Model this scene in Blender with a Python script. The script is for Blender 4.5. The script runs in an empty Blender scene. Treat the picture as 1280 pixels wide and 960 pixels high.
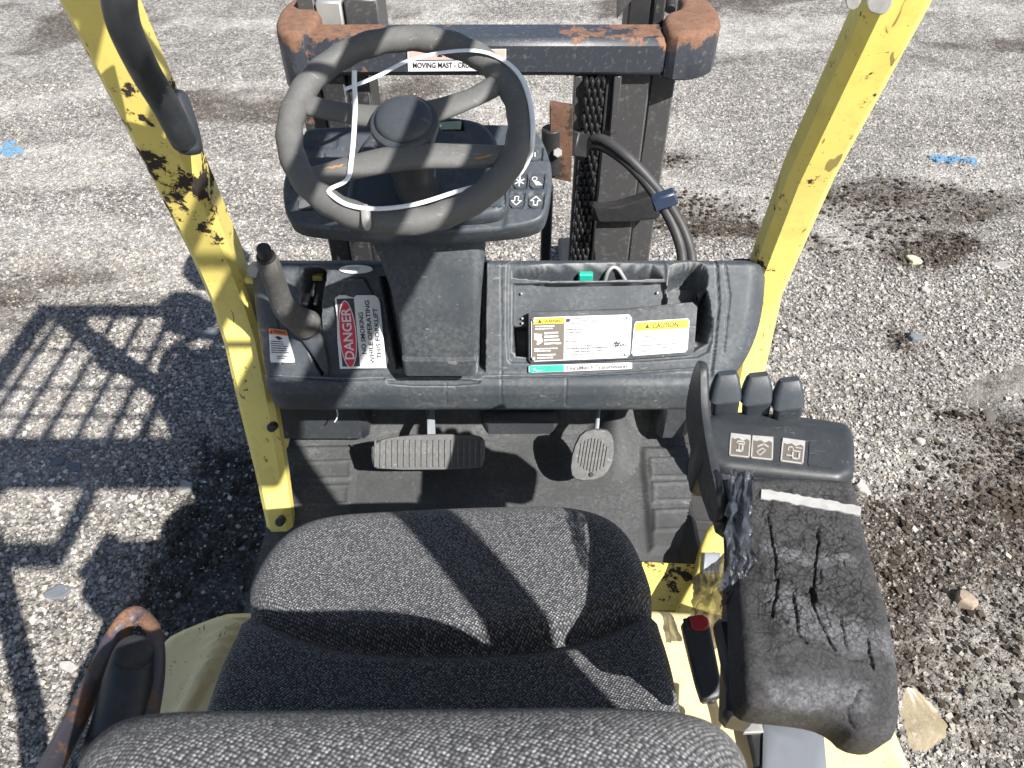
import bpy, math, random
import numpy as np
from mathutils import Vector, Matrix
random.seed(7); RS=np.random.RandomState(7)
SC=bpy.context.scene; COL=SC.collection
# ---------------------------------------------------------------- camera, world, sun, exposure
CAMH=1.95; PITCH=math.radians(44); FPX=960.0
cam=bpy.data.cameras.new('camera'); co=bpy.data.objects.new('camera',cam); COL.objects.link(co)
co.location=(0,0,CAMH); co.rotation_euler=(math.radians(90)-PITCH,0,0)
cam.sensor_width=36; cam.lens=27; cam.clip_start=.02; cam.clip_end=500
cam.dof.use_dof=True; cam.dof.focus_distance=1.25; cam.dof.aperture_fstop=13
SC.camera=co
SUN=Vector((-.68,.78,-1.0)).normalized()
W=bpy.data.worlds.new('World'); SC.world=W; W.use_nodes=True
nt=W.node_tree; bg=nt.nodes['Background']; sky=nt.nodes.new('ShaderNodeTexSky'); sky.sky_type='NISHITA'
sky.sun_disc=False; sky.sun_elevation=math.asin(-SUN.z); sky.sun_rotation=math.atan2(-SUN.x,-SUN.y)
nt.links.new(sky.outputs[0],bg.inputs[0]); bg.inputs[1].default_value=.068
sl=bpy.data.lights.new('sun','SUN'); sl.energy=4.9; sl.angle=math.radians(.53); sl.color=(1,.955,.89)
so=bpy.data.objects.new('sun',sl); COL.objects.link(so); so.rotation_euler=SUN.to_track_quat('-Z','Y').to_euler(); so.location=(3,-3,6)
SC.view_settings.view_transform='Standard'; SC.view_settings.look='None'; SC.view_settings.exposure=1.0; SC.view_settings.gamma=1
SC.render.engine='CYCLES'

# ---------------------------------------------------------------- geometry helpers
CS,SN=math.cos(PITCH),math.sin(PITCH)
def ray(u,v):
    a=(u-640)/FPX; b=(480-v)/FPX
    return np.array([a,CS+b*SN,-SN+b*CS])
C0=np.array([0,0,CAMH])
def at_z(u,v,z): r=ray(u,v); return C0+r*(z-CAMH)/r[2]
def at_y(u,v,y): r=ray(u,v); return C0+r*y/r[1]
class Frame:
    def __init__(s,O,X,Y):
        s.O=np.array(O,float); s.X=np.array(X,float); s.X/=np.linalg.norm(s.X)
        Y=np.array(Y,float); Y=Y-s.X*Y.dot(s.X); s.Y=Y/np.linalg.norm(Y); s.Z=np.cross(s.X,s.Y)
    def w(s,P):
        P=np.asarray(P,float).reshape(-1,3); return s.O+P[:,:1]*s.X+P[:,1:2]*s.Y+P[:,2:3]*s.Z
    def px(s,u,v,off=0):
        r=ray(u,v); O=s.O+s.Z*off; t=(O-C0).dot(s.Z)/r.dot(s.Z); p=C0+r*t-s.O
        return np.array([p.dot(s.X),p.dot(s.Y)])
    def pxs(s,L): return np.array([s.px(*q) for q in L])
    def wp(s,u,v,off=0): q=s.px(u,v,off); return s.w([q[0],q[1],off])[0]
WL={}
def link(o,parent=None,label=None,cat=None,group=None,kind=None,org=None):
    COL.objects.link(o)
    L=np.zeros(3) if org is None else np.array(org,float)
    if org is not None: o.location=L
    if parent is not None:
        o.parent=parent; o.matrix_parent_inverse=Matrix.Translation(-Vector(WL[parent.name]))
    WL[o.name]=L
    for k,v in (('label',label),('category',cat),('group',group),('kind',kind)):
        if v: o[k]=v
    return o
def empty(name,loc,parent=None,**k):
    o=bpy.data.objects.new(name,None); o.empty_display_size=.1
    return link(o,parent,org=loc,**k)
def mk(name,V,F,mat,parent=None,smooth=True,uv=None,col=None,mi=None,org=None,tri=None,**k):
    V=np.asarray(V,float).reshape(-1,3)
    if org is not None: V=V-np.array(org)
    me=bpy.data.meshes.new(name)
    if isinstance(F,np.ndarray):
        n=F.shape[1]; me.vertices.add(len(V)); me.vertices.foreach_set('co',V.ravel())
        me.loops.add(F.size); me.loops.foreach_set('vertex_index',F.ravel().astype(np.int32))
        me.polygons.add(len(F)); me.polygons.foreach_set('loop_start',np.arange(0,F.size,n,dtype=np.int32))
        me.polygons.foreach_set('loop_total',np.full(len(F),n,dtype=np.int32)); me.update(calc_edges=True)
    else:
        me.from_pydata([tuple(p) for p in V],[],[tuple(int(i) for i in f) for f in F]); me.update()
    for m in (mat if isinstance(mat,(list,tuple)) else [mat]): me.materials.append(m)
    if mi is not None: me.polygons.foreach_set('material_index',np.asarray(mi,dtype=np.int32))
    me.polygons.foreach_set('use_smooth',np.full(len(me.polygons),bool(smooth)))
    if uv is not None:
        li=np.zeros(len(me.loops),dtype=np.int32); me.loops.foreach_get('vertex_index',li)
        l=me.uv_layers.new(name='UVMap'); l.data.foreach_set('uv',np.asarray(uv,float)[li].ravel())
    if col is not None:
        a=me.color_attributes.new('Col','FLOAT_COLOR','POINT'); a.data.foreach_set('color',np.asarray(col,float).ravel())
    me.validate()
    if smooth=='auto' :
        try: me.set_sharp_from_angle(angle=math.radians(40))
        except Exception: pass
    return link(bpy.data.objects.new(name,me),parent,org=org,**k)
def gridF(nv,nu,wrap=False):
    i=np.arange(nv-1)[:,None]; j=np.arange(nu if wrap else nu-1)[None,:]; j2=(j+1)%nu
    a=i*nu+j; b=i*nu+j2; c=(i+1)*nu+j2; d=(i+1)*nu+j
    return np.stack([a,b,c,d],-1).reshape(-1,4)
class MB:
    """collects shapes that together are one part"""
    def __init__(s): s.V=[];s.F=[];s.M=[];s.n=0
    def add(s,V,F,m=0):
        V=np.asarray(V,float).reshape(-1,3)
        for f in F: s.F.append(tuple(int(i)+s.n for i in f)); s.M.append(m)
        s.V.append(V); s.n+=len(V); return s
    def build(s,name,mat,parent=None,smooth='auto',**k):
        return mk(name,np.concatenate(s.V),s.F,mat,parent,smooth,mi=s.M,**k)
def box_vf(a,b,bev=0.0):
    """box between corners with chamfered edges"""
    a=np.minimum(a,b).astype(float); b2=np.maximum(a,b).astype(float); c=(a+b2)/2; h=(b2-a)/2; bev=min(bev,h.min()*.9)
    if bev<=0:
        V=[c+h*np.array([x,y,z]) for x in(-1,1) for y in(-1,1) for z in(-1,1)]
        return np.array(V),[(0,1,3,2),(4,6,7,5),(0,4,5,1),(2,3,7,6),(0,2,6,4),(1,5,7,3)]
    V=[];idx={}
    for x in(-1,1):
        for y in(-1,1):
            for z in(-1,1):
                for ax in range(3):
                    s=np.array([x,y,z],float); e=h*s; 
                    for k in range(3):
                        if k!=ax: e[k]-=s[k]*bev
                    idx[(x,y,z,ax)]=len(V); V.append(c+e)
    F=[]
    for ax in range(3):
        o=[k for k in range(3) if k!=ax]
        for s in(-1,1):
            f=[]
            for (p,q) in((-1,-1),(1,-1),(1,1),(-1,1)):
                t=[0,0,0];t[ax]=s;t[o[0]]=p;t[o[1]]=q; f.append(idx[(*t,ax)])
            n=(ax==1) ^ (s<0); F.append(tuple(f[::-1] if n else f))
    for ax in range(3):
        o=[k for k in range(3) if k!=ax]
        for p in(-1,1):
            for q in(-1,1):
                def g(s,a2):
                    t=[0,0,0];t[ax]=s;t[o[0]]=p;t[o[1]]=q; return idx[(*t,a2)]
                f=[g(-1,o[0]),g(1,o[0]),g(1,o[1]),g(-1,o[1])]; F.append(tuple(f))
    for x in(-1,1):
        for y in(-1,1):
            for z in(-1,1):
                F.append(tuple(idx[(x,y,z,k)] for k in range(3)))
    V=np.array(V); F2=[]
    for f in F:
        P=V[list(f)]; n=np.cross(P[1]-P[0],P[2]-P[0])
        F2.append(f if n.dot(P.mean(0)-c)>0 else f[::-1])
    return V,F2
def box(a,b,bev=.003): return box_vf(np.array(a,float),np.array(b,float),bev)
def bar_vf(p,q,w,h,up=(0,0,1),bev=.003):
    p=np.array(p,float);q=np.array(q,float); d=q-p; L=np.linalg.norm(d); fr=Frame(p,d,np.cross(up,d/L))
    V,F=box((0,-w/2,-h/2),(L,w/2,h/2),bev); return fr.w(V),F
def tube_vf(P,r,seg=14,closed=False,flat=1.0,up=None,caps=True):
    P=np.array(P,float);n=len(P); r=np.broadcast_to(np.array(r,float),(n,))
    T=np.zeros_like(P)
    for i in range(n):
        a=P[(i-1)%n] if closed or i>0 else P[i]; b=P[(i+1)%n] if closed or i<n-1 else P[i]
        T[i]=(b-a)/(np.linalg.norm(b-a)+1e-12)
    u=np.array(up,float) if up is not None else (np.array([0,0,1.]) if abs(T[0][2])<.9 else np.array([1.,0,0]))
    V=[];N=u
    for i in range(n):
        if up is not None: N=np.array(up,float)
        N=N-T[i]*N.dot(T[i]); N/=np.linalg.norm(N)+1e-12; B=np.cross(T[i],N)
        for k in range(seg):
            a=2*math.pi*k/seg; V.append(P[i]+r[i]*(math.cos(a)*N*flat+math.sin(a)*B))
    F=[]
    for i in range(n if closed else n-1):
        for k in range(seg):
            a=i*seg+k;b=i*seg+(k+1)%seg; c=((i+1)%n)*seg
            F.append((a,b,c+(k+1)%seg,c+k))
    if caps and not closed:
        F.append(tuple(range(seg))[::-1]); F.append(tuple(range((n-1)*seg,n*seg)))
    return np.array(V),F
def cr(P,n=8,closed=False):
    P=np.array(P,float);m=len(P);out=[]
    for i in range(m if closed else m-1):
        if closed: a,b,c,d=P[(i-1)%m],P[i],P[(i+1)%m],P[(i+2)%m]
        else: a,b,c,d=P[max(i-1,0)],P[i],P[i+1],P[min(i+2,m-1)]
        for k in range(n):
            t=k/n; out.append(.5*((2*b)+(-a+c)*t+(2*a-5*b+4*c-d)*t*t+(-a+3*b-3*c+d)*t**3))
    if not closed: out.append(P[-1])
    return np.array(out)
def cyl_vf(p,q,r,seg=20,bev=.0,r2=None):
    p=np.array(p,float);q=np.array(q,float);d=(q-p)/np.linalg.norm(q-p); r2=r if r2 is None else r2
    if bev: return tube_vf([p,p+d*bev,q-d*bev,q],[r-bev,r,r2,r2-bev],seg)
    return tube_vf([p,q],[r,r2],seg)
def rrect(w,h,r,n=6,cx=0,cy=0):
    out=[]
    for (sx,sy,a0) in((1,-1,-90),(1,1,0),(-1,1,90),(-1,-1,180)):
        for k in range(n+1):
            a=math.radians(a0+90*k/n); out.append((cx+sx*(w/2-r)+r*math.cos(a),cy+sy*(h/2-r)+r*math.sin(a)))
    return np.array(out)
def chaik(P,it=2):
    P=np.array(P,float)
    for _ in range(it):
        Q=np.roll(P,-1,0); P=np.stack([.75*P+.25*Q,.25*P+.75*Q],1).reshape(-1,2)
    return P
def resamp(P,n):
    P=np.vstack([P,P[:1]]); d=np.r_[0,np.cumsum(np.linalg.norm(np.diff(P,axis=0),axis=1))]
    s=np.linspace(0,d[-1],n,endpoint=False); return np.stack([np.interp(s,d,P[:,i]) for i in range(P.shape[1])],1)
def ccw(P):
    P=np.array(P,float); x,y=P[:,0],P[:,1]
    return P if np.sum(x*np.roll(y,-1)-np.roll(x,-1)*y)>0 else P[::-1]
def pdist(Q,P):
    """unsigned distance from points Q to closed polyline P"""
    A=P;B=np.roll(P,-1,0);best=np.full(len(Q),1e9)
    for a,b in zip(A,B):
        d=b-a;t=np.clip(((Q-a)@d)/(d@d+1e-12),0,1); best=np.minimum(best,np.hypot(*(Q-a-t[:,None]*d).T))
    return best
def sdf(Q,P):
    d=pdist(Q,P); ins=np.zeros(len(Q),bool); n=len(P)
    for i in range(n):
        a=P[i];b=P[(i+1)%n]
        c=((a[1]>Q[:,1])!=(b[1]>Q[:,1]))&(Q[:,0]<(b[0]-a[0])*(Q[:,1]-a[1])/(b[1]-a[1]+1e-15)+a[0]); ins^=c
    return np.where(ins,-d,d)
def pillow_vf(fr,P,thick,R,h=None,nr=8,c=None,inner=.0):
    P=ccw(P);n=len(P);c=P.mean(0) if c is None else np.array(c)
    rs=np.sin(np.linspace(0,1,nr+1)[1:]*math.pi/2)
    Q=np.concatenate([c+r*(P-c) for r in rs]+[c[None]])
    d=np.minimum(pdist(Q,P),R); z=-(R-np.sqrt(np.maximum(R*R-(R-d)**2,0)))
    if h is not None: z=z+h(Q[:,0],Q[:,1])
    V=np.c_[Q,z]; F=[]
    for i in range(nr-1):
        for k in range(n):
            a=i*n+k;b=i*n+(k+1)%n; F.append((a,a+n,b+n,b))
    ci=nr*n
    for k in range(n): F.append((ci,k,(k+1)%n))
    top=V[(nr-1)*n:nr*n].copy(); zb=-thick
    low=top.copy(); low[:,2]=zb; rb=min(R*.5,.004)
    s1=top.copy(); s1[:,2]=np.minimum(zb+rb,top[:,2]); low[:,:2]=c+(low[:,:2]-c)*(1-rb/max(np.abs(P-c).max(),1e-6))
    m=len(V); V=np.vstack([V,s1,low]); o=(nr-1)*n
    for k in range(n):
        k2=(k+1)%n
        F.append((o+k,m+k,m+k2,o+k2)); F.append((m+k,m+n+k,m+n+k2,m+k2))
    F.append(tuple(range(m+n,m+2*n))[::-1])
    return fr.w(V),F,V
def hsh(ix,iy,s=0):
    v=np.sin(ix*127.1+iy*311.7+s*74.7)*43758.5453; return v-np.floor(v)
def vnoise(x,y,s=0):
    ix=np.floor(x);iy=np.floor(y);fx=x-ix;fy=y-iy;fx=fx*fx*(3-2*fx);fy=fy*fy*(3-2*fy)
    return (hsh(ix,iy,s)*(1-fx)+hsh(ix+1,iy,s)*fx)*(1-fy)+(hsh(ix,iy+1,s)*(1-fx)+hsh(ix+1,iy+1,s)*fx)*fy
def fbm(x,y,o=4,s=0):
    a=.5;t=0
    for i in range(o): t=t+a*vnoise(x*2**i,y*2**i,s+i); a*=.5
    return t/(1-.5**o)
def ss(a,b,x): t=np.clip((x-a)/(b-a),0,1); return t*t*(3-2*t)

# ---------------------------------------------------------------- materials
MT={}
class NG:
    def __init__(s,name):
        s.m=bpy.data.materials.new(name); s.m.use_nodes=True; s.t=s.m.node_tree; s.b=s.t.nodes['Principled BSDF']; s.tc=None;s._l={}
    def n(s,ty,**k):
        x=s.t.nodes.new(ty)
        for a,b in k.items(): setattr(x,a,b)
        return x
    def L(s,a,b): s.t.links.new(a,b)
    def co(s,kind='Object',sc=(1,1,1)):
        key=(kind,tuple(sc))
        if key in s._l: return s._l[key]
        if s.tc is None: s.tc=s.n('ShaderNodeTexCoord')
        m=s.n('ShaderNodeMapping'); m.inputs['Scale'].default_value=sc; s.L(s.tc.outputs[kind],m.inputs[0]); s._l[key]=m.outputs[0]; return m.outputs[0]
    def noise(s,scale,detail=3,rough=.55,kind='Object',sc=(1,1,1),dist=0):
        x=s.n('ShaderNodeTexNoise'); x.inputs['Scale'].default_value=scale;x.inputs['Detail'].default_value=detail;x.inputs['Roughness'].default_value=rough;x.inputs['Distortion'].default_value=dist
        s.L(s.co(kind,sc),x.inputs['Vector']); return x.outputs[0]
    def voro(s,scale,feature='F1',kind='Object',out='Distance',sc=(1,1,1),rnd=1,vec=None):
        x=s.n('ShaderNodeTexVoronoi',feature=feature); x.inputs['Scale'].default_value=scale; x.inputs['Randomness'].default_value=rnd
        s.L(vec if vec is not None else s.co(kind,sc),x.inputs['Vector']); return x.outputs[out]
    def rng(s,v,a,b,c=0,d=1):
        x=s.n('ShaderNodeMapRange'); s.L(v,x.inputs[0]); 
        for i,q in enumerate((a,b,c,d)): x.inputs[i+1].default_value=q
        return x.outputs[0]
    def mul(s,a,b,op='MULTIPLY'):
        x=s.n('ShaderNodeMath',operation=op)
        for i,q in enumerate((a,b)):
            if isinstance(q,(int,float)): x.inputs[i].default_value=q
            else: s.L(q,x.inputs[i])
        return x.outputs[0]
    def mix(s,f,a,b,mode='MIX'):
        x=s.n('ShaderNodeMix',data_type='RGBA',blend_type=mode)
        for i,q in((0,f),(6,a),(7,b)):
            if isinstance(q,(int,float)): x.inputs[i].default_value=q
            elif isinstance(q,tuple): x.inputs[i].default_value=(*q[:3],1)
            else: s.L(q,x.inputs[i])
        return x.outputs[2]
    def bump(s,hgt,st=.3,dist=.002,prev=None):
        x=s.n('ShaderNodeBump'); x.inputs['Strength'].default_value=st; x.inputs['Distance'].default_value=dist; s.L(hgt,x.inputs['Height'])
        if prev is not None: s.L(prev,x.inputs['Normal'])
        return x.outputs[0]
    def done(s,col=None,rough=.5,metal=0,nrm=None,spec=None):
        if isinstance(col,tuple): s.b.inputs['Base Color'].default_value=(*col,1)
        elif col is not None: s.L(col,s.b.inputs['Base Color'])
        if isinstance(rough,(int,float)): s.b.inputs['Roughness'].default_value=rough
        else: s.L(rough,s.b.inputs['Roughness'])
        if isinstance(metal,(int,float)): s.b.inputs['Metallic'].default_value=metal
        else: s.L(metal,s.b.inputs['Metallic'])
        if nrm is not None: s.L(nrm,s.b.inputs['Normal'])
        if spec is not None: s.b.inputs['Specular IOR Level'].default_value=spec
        return s.m
def g3(v,t=(1,1,1)): return (v*t[0],v*t[1],v*t[2])
def m_plastic(name,v=.035,dust=.11,amt=.5,rough=.5,tint=(.86,1,1.2),bs=.25,gs=900,edge=False):
    g=NG(name); a=g.rng(g.noise(9,5,.6),.35,.75); fine=g.rng(g.noise(140,3,.6),.3,.7)
    c=g.mix(g.mul(g.mul(a,fine),amt),g3(v,tint),g3(dust,(.96,1,1.03)))
    sc=g.rng(g.noise(55,2,.5,sc=(1,6,1),dist=.4),.685,.70); sc2=g.rng(g.noise(60,2,.5,sc=(7,1,3),dist=.3),.70,.715)
    c=g.mix(g.mul(g.mul(sc,a),.7),c,g3(dust*1.9)); c=g.mix(g.mul(g.mul(sc2,fine),.6),c,g3(dust*1.6))
    if edge:   # mouldings rubbed pale along their edges
        ge=g.n('ShaderNodeNewGeometry'); c=g.mix(g.mul(g.rng(ge.outputs['Pointiness'],.515,.57),g.rng(g.noise(40,4,.7),.3,.65)),c,(.24,.25,.26))
    n=g.bump(g.noise(gs,2,.5),bs,.0006)
    return g.done(c,g.rng(g.noise(30,4),.3,.7,rough-.08,rough+.15),0,n,.4)
def m_flat(name,c,rough=.6,metal=0,wear=.25,bs=.1):
    g=NG(name); f=g.mul(g.rng(g.noise(60,4,.65),.45,.75),wear); col=g.mix(f,c,g3(.5*sum(c)/3+.05))
    return g.done(col,rough,metal,g.bump(g.noise(300,2),bs,.0005))
def m_yellow(name,chip=.62,zc=None,zw=.1,cc=((.76,.63,.15),(.72,.61,.19))):
    g=NG(name); base=g.mix(g.rng(g.noise(4,3),.3,.7),*cc)
    grime=g.rng(g.noise(22,5,.7),.5,.8); base=g.mix(g.mul(grime,.35),base,(.28,.21,.06))
    ln=g.rng(g.noise(60,2,.5,sc=(1,1,.12),dist=.6),.69,.71); base=g.mix(g.mul(ln,.7),base,(.10,.07,.03))
    cm=g.noise(26,6,.7)
    if zc is not None:   # paint knocked off round one place
        x=g.n('ShaderNodeSeparateXYZ'); g.L(g.co('Object'),x.inputs[0]); k=g.rng(g.mul(g.mul(x.outputs[2],zc,'SUBTRACT'),0,'ADD'),-zw,0,0,1); k2=g.rng(g.mul(x.outputs[2],zc,'SUBTRACT'),0,zw,1,0)
        cm=g.mul(cm,g.mul(g.mul(k,k2),.16),'ADD')
    pass; m=g.rng(cm,chip,chip+.012); halo=g.rng(cm,chip-.03,chip)
    base=g.mix(g.mul(halo,.5),base,(.35,.2,.05)); sp=g.rng(g.noise(190,2,.6),.70,.72)
    c=g.mix(m,base,(.03,.022,.018)); c=g.mix(g.mul(sp,.8),c,(.06,.04,.02))
    h=g.mul(g.noise(350,2),.3); n=g.bump(g.mul(h,m,'SUBTRACT'),.35,.0008)
    return g.done(c,g.rng(m,0,1,.36,.8),0,n,.5)
def m_rust(name,zl=None,amt=.5,base=(.028,.028,.03),zw=.03,ends=False,rk=.66):
    """black painted steel with rust; above height zl the paint is worn off to rust"""
    g=NG(name); nz=g.noise(18,6,.7)
    if zl is not None:
        x=g.n('ShaderNodeSeparateXYZ'); g.L(g.co('Object'),x.inputs[0])
        k=g.rng(x.outputs[2],zl-zw,zl+zw,-.22,.2); f=g.mul(nz,k,'ADD')
        if ends: f=g.mul(f,g.rng(g.mul(x.outputs[0],0,'ABSOLUTE'),.02,.30,-.11,.10),'ADD')
    else: f=nz
    m=g.rng(f,1-amt,1-amt+.05)
    rc=g.mix(g.rng(g.noise(60,5,.7),.35,.65),(.30,.165,.105),(.16,.075,.045)); rc=g.mix(g.rng(g.noise(400,2),.4,.7,0,.6),rc,(.40,.25,.18)); rc=g.mix(1.0,rc,(rk,rk*.95,rk*.9),'MULTIPLY')
    bc=g.mix(g.rng(g.noise(90,5,.7),.55,.75),base,g3(.14)); c=g.mix(m,bc,rc)
    return g.done(c,g.rng(m,0,1,.42,.9),0,g.bump(g.noise(250,4,.7),.4,.001),.5)
def m_fabric(name,sx=1.0):
    """woven cloth: light yarn flecks in staggered rows on a near black ground"""
    g=NG(name); w=_wob(g,.0016*sx,230,'UV')
    mp=g.n('ShaderNodeMapping'); g.L(w,mp.inputs[0]); mp.inputs['Rotation'].default_value=(0,0,.5); mp.inputs['Scale'].default_value=(1/(.0050*sx),1/(.0036*sx),1)
    v=g.n('ShaderNodeTexVoronoi'); v.inputs['Scale'].default_value=1; v.inputs['Randomness'].default_value=.35; v.voronoi_dimensions='2D'; g.L(mp.outputs[0],v.inputs['Vector'])
    sp=g.n('ShaderNodeSeparateColor'); g.L(v.outputs['Color'],sp.inputs[0])
    f=g.mul(g.rng(v.outputs['Distance'],.16,.50,1,0),g.rng(sp.outputs[0],.1,.9,.25,1))
    f=g.mul(f,g.rng(g.noise(420,3,.7,kind='UV'),.36,.6,.25,1.1)); th=g.rng(g.noise(1700,2,.5,kind='UV',sc=(1,.5,1)),.35,.65,.35,1)
    c=g.mix(g.mul(f,th),(.026,.028,.034),(.54,.55,.57)); c=g.mix(g.rng(g.noise(8,4),.5,.8,0,.12),c,(.2,.19,.18))
    fz=g.rng(g.noise(300,1,.5,kind='UV',sc=(1,.12,1),dist=2),.74,.76); c=g.mix(g.mul(fz,.35),c,(.5,.5,.5))
    n=g.bump(g.rng(v.outputs['Distance'],.1,.6,1,0),.55,.0012); n=g.bump(g.noise(1800,2,.6,kind='UV'),.5,.0006,n)
    g.b.inputs['Sheen Weight'].default_value=.12
    return g.done(c,.95,0,n,.15)
def m_foam(name):
    g=NG(name); vc=g.n('ShaderNodeVertexColor',layer_name='Col'); sp=g.n('ShaderNodeSeparateColor'); g.L(vc.outputs[0],sp.inputs[0]); wear,crz=sp.outputs[0],sp.outputs[1]
    gr=g.rng(g.noise(330,4,.75),.40,.60); base=g.mix(g.rng(g.noise(60,5,.7),.3,.7),(.022,.022,.024),(.050,.050,.053)); base=g.mix(g.mul(gr,.25),base,(.14,.14,.15))
    c=g.mix(g.mul(g.rng(g.mul(wear,g.rng(g.noise(48,5,.75),.3,.7,-.6,.35),'ADD'),.25,.95),g.rng(g.noise(300,4,.8),.42,.60,.1,.55)),base,(.24,.245,.275))
    e=g.voro(105,'DISTANCE_TO_EDGE',vec=_wob(g,.02,40)); e2=g.voro(52,'DISTANCE_TO_EDGE',vec=_wob(g,.045,22))
    l1=g.mul(g.mul(g.rng(e,0,.075,1,0),g.rng(g.noise(22,4,.6),.38,.52)),crz); l2=g.mul(g.mul(g.rng(e2,0,.05,1,0),g.rng(g.noise(15,4,.6),.40,.5)),crz); l=g.mul(l1,l2,'MAXIMUM')
    c=g.mix(g.mul(l,.9),c,(.008,.008,.008))
    n=g.bump(l,-.7,.0016); n=g.bump(g.noise(120,5,.75),.5,.003,n); n=g.bump(g.noise(800,4,.75),.7,.0009,n)
    return g.done(c,.88,0,n,.25)
def _wob(g,amt,sc,kind='Object'):
    nn=g.n('ShaderNodeTexNoise'); nn.inputs['Scale'].default_value=sc; g.L(g.co(kind),nn.inputs['Vector'])
    vm=g.n('ShaderNodeVectorMath',operation='SCALE'); g.L(nn.outputs[1],vm.inputs[0]); vm.inputs['Scale'].default_value=amt
    ad=g.n('ShaderNodeVectorMath',operation='ADD'); g.L(g.co(kind),ad.inputs[0]); g.L(vm.outputs[0],ad.inputs[1]); return ad.outputs[0]
NG.n_wob=lambda s,a,sc: _wob(s,a,sc)
def m_ground():
    g=NG('gravel_ground'); vc=g.n('ShaderNodeVertexColor',layer_name='Col'); sp=g.n('ShaderNodeSeparateColor'); g.L(vc.outputs[0],sp.inputs[0])
    soil,dark,light=sp.outputs[0],sp.outputs[1],sp.outputs[2]
    w=g.n_wob(.006,80)
    def cells(scale):
        x=g.n('ShaderNodeTexVoronoi'); x.inputs['Scale'].default_value=scale; g.L(w,x.inputs['Vector']); s2=g.n('ShaderNodeSeparateColor'); g.L(x.outputs['Color'],s2.inputs[0]); return s2.outputs[0],x.outputs['Distance']
    r1,d1=cells(75); r2,d2=cells(170)
    pal=g.mix(g.rng(r1,.2,1),(.17,.155,.14),(.80,.77,.73)); pal2=g.mix(r2,(.15,.135,.12),(.78,.75,.71))
    c=g.mix(g.rng(g.noise(25,2),.4,.6),pal,pal2)
    c=g.mix(g.rng(d1,.35,.75,0,.75),c,(.07,.062,.055)); c=g.mix(g.rng(d2,.4,.8,0,.6),c,(.06,.055,.05))
    c=g.mix(g.rng(g.noise(60,4,.8),.56,.66,0,.6),c,(.07,.06,.05))
    sb=g.mix(g.rng(g.noise(140,4,.75),.35,.65),(.022,.016,.012),(.095,.070,.051))
    sm=g.rng(g.mul(soil,g.rng(g.noise(45,5,.8),.2,.8,-.35,.35),'ADD'),.35,.65); c=g.mix(sm,c,sb)
    c=g.mix(g.mul(dark,.75),c,(.035,.032,.03)); c=g.mix(g.mul(light,.45),c,(.62,.60,.56))
    blot=g.rng(g.noise(30,4,.8),.40,.60,.68,1.25); bl2=g.rng(g.noise(6,4,.7),.35,.65,.78,1.15); bc=g.n('ShaderNodeCombineColor'); bb_=g.mul(blot,bl2); [g.L(bb_,bc.inputs[k]) for k in range(3)]; c=g.mix(1.0,c,bc.outputs[0],'MULTIPLY')
    h=g.mul(g.rng(d1,0,.8,1,0),g.rng(d2,0,.8,.5,0),'ADD'); h=g.mul(h,g.mul(g.noise(220,4,.75),.8),'ADD')
    n=g.bump(h,1,.007)
    return g.done(c,.93,0,n,.2)
def m_stone():
    g=NG('gravel_stone'); vc=g.n('ShaderNodeVertexColor',layer_name='Col')
    c=g.mix(g.rng(g.noise(260,4,.7),.3,.7,0,.5),vc.outputs[0],g3(.25),'MULTIPLY'); return g.done(c,.9,0,g.bump(g.noise(350,4,.7),.5,.001),.2)
PL=m_plastic('black_plastic',.042,.13); PLD=m_plastic('dusty_black_plastic',.05,.17,.8,.55); PLB=m_plastic('smooth_black_plastic',.030,.085,.45,.44,bs=.08)
WHL=m_plastic('steering_wheel_foam',.10,.16,.6,.62,(1,1,.98),.3,700); HUBM=m_plastic('horn_button_plastic',.05,.09,.4,.4,bs=.06)
MATM=m_plastic('rubber_floor_mat',.060,.155,.9,.8,(.95,1,1.04),.5,500); PEDM=m_plastic('pedal_rubber',.10,.20,.8,.75,(1,1,1),.3)
GRIPM=m_plastic('brake_grip_foam',.08,.17,.8,.8,(1.05,1,.93),.4,600)
YEL=m_yellow('yellow_paint',.70); YELC=m_yellow('chipped_yellow_paint',.655,1.40,.22); FOAM=m_foam('cracked_foam'); FAB=m_fabric('seat_fabric',.66); FABB=m_fabric('backrest_fabric',.66)
STEEL=m_rust('black_mast_steel',None,.36); RUSTT=m_rust('worn_mast_steel',1.368,.48,(.036,.041,.052),.035,True); RUST=m_rust('rusty_steel',None,.56,(.05,.035,.025),rk=.42); RARM=m_rust('rust_speckled_black_steel',None,.49,(.06,.055,.075),rk=.6)
RAIL=m_rust('grey_mast_rail',None,.33,(.055,.055,.057)); GREYST=m_flat('grey_galvanised_steel',(.33,.33,.32),.5,.3); GREYP=m_flat('grey_painted_steel',(.30,.33,.37),.45)
BLKS=m_flat('black_steel',(.02,.02,.022),.5,.0,.3); CHAINM=m_flat('oily_chain_steel',(.025,.025,.027),.4,.3,.4); RUB=m_flat('hose_rubber',(.035,.035,.038),.55,0,.5); TYREM=m_flat('tyre_rubber',(.03,.03,.03),.85)
WHT=m_flat('sticker_white',(.72,.73,.74),.5,0,.2); CBL=m_flat('white_nylon',(.78,.80,.84),.4,0,.1); BLKI=m_flat('black_ink',(.02,.02,.02),.5,0,.1); REDI=m_flat('red_ink',(.62,.03,.06),.45,0,.1); ORI=m_flat('orange_ink',(.75,.2,.03),.5); YLI=m_flat('yellow_ink',(.75,.58,.03),.5,0,.1)
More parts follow.
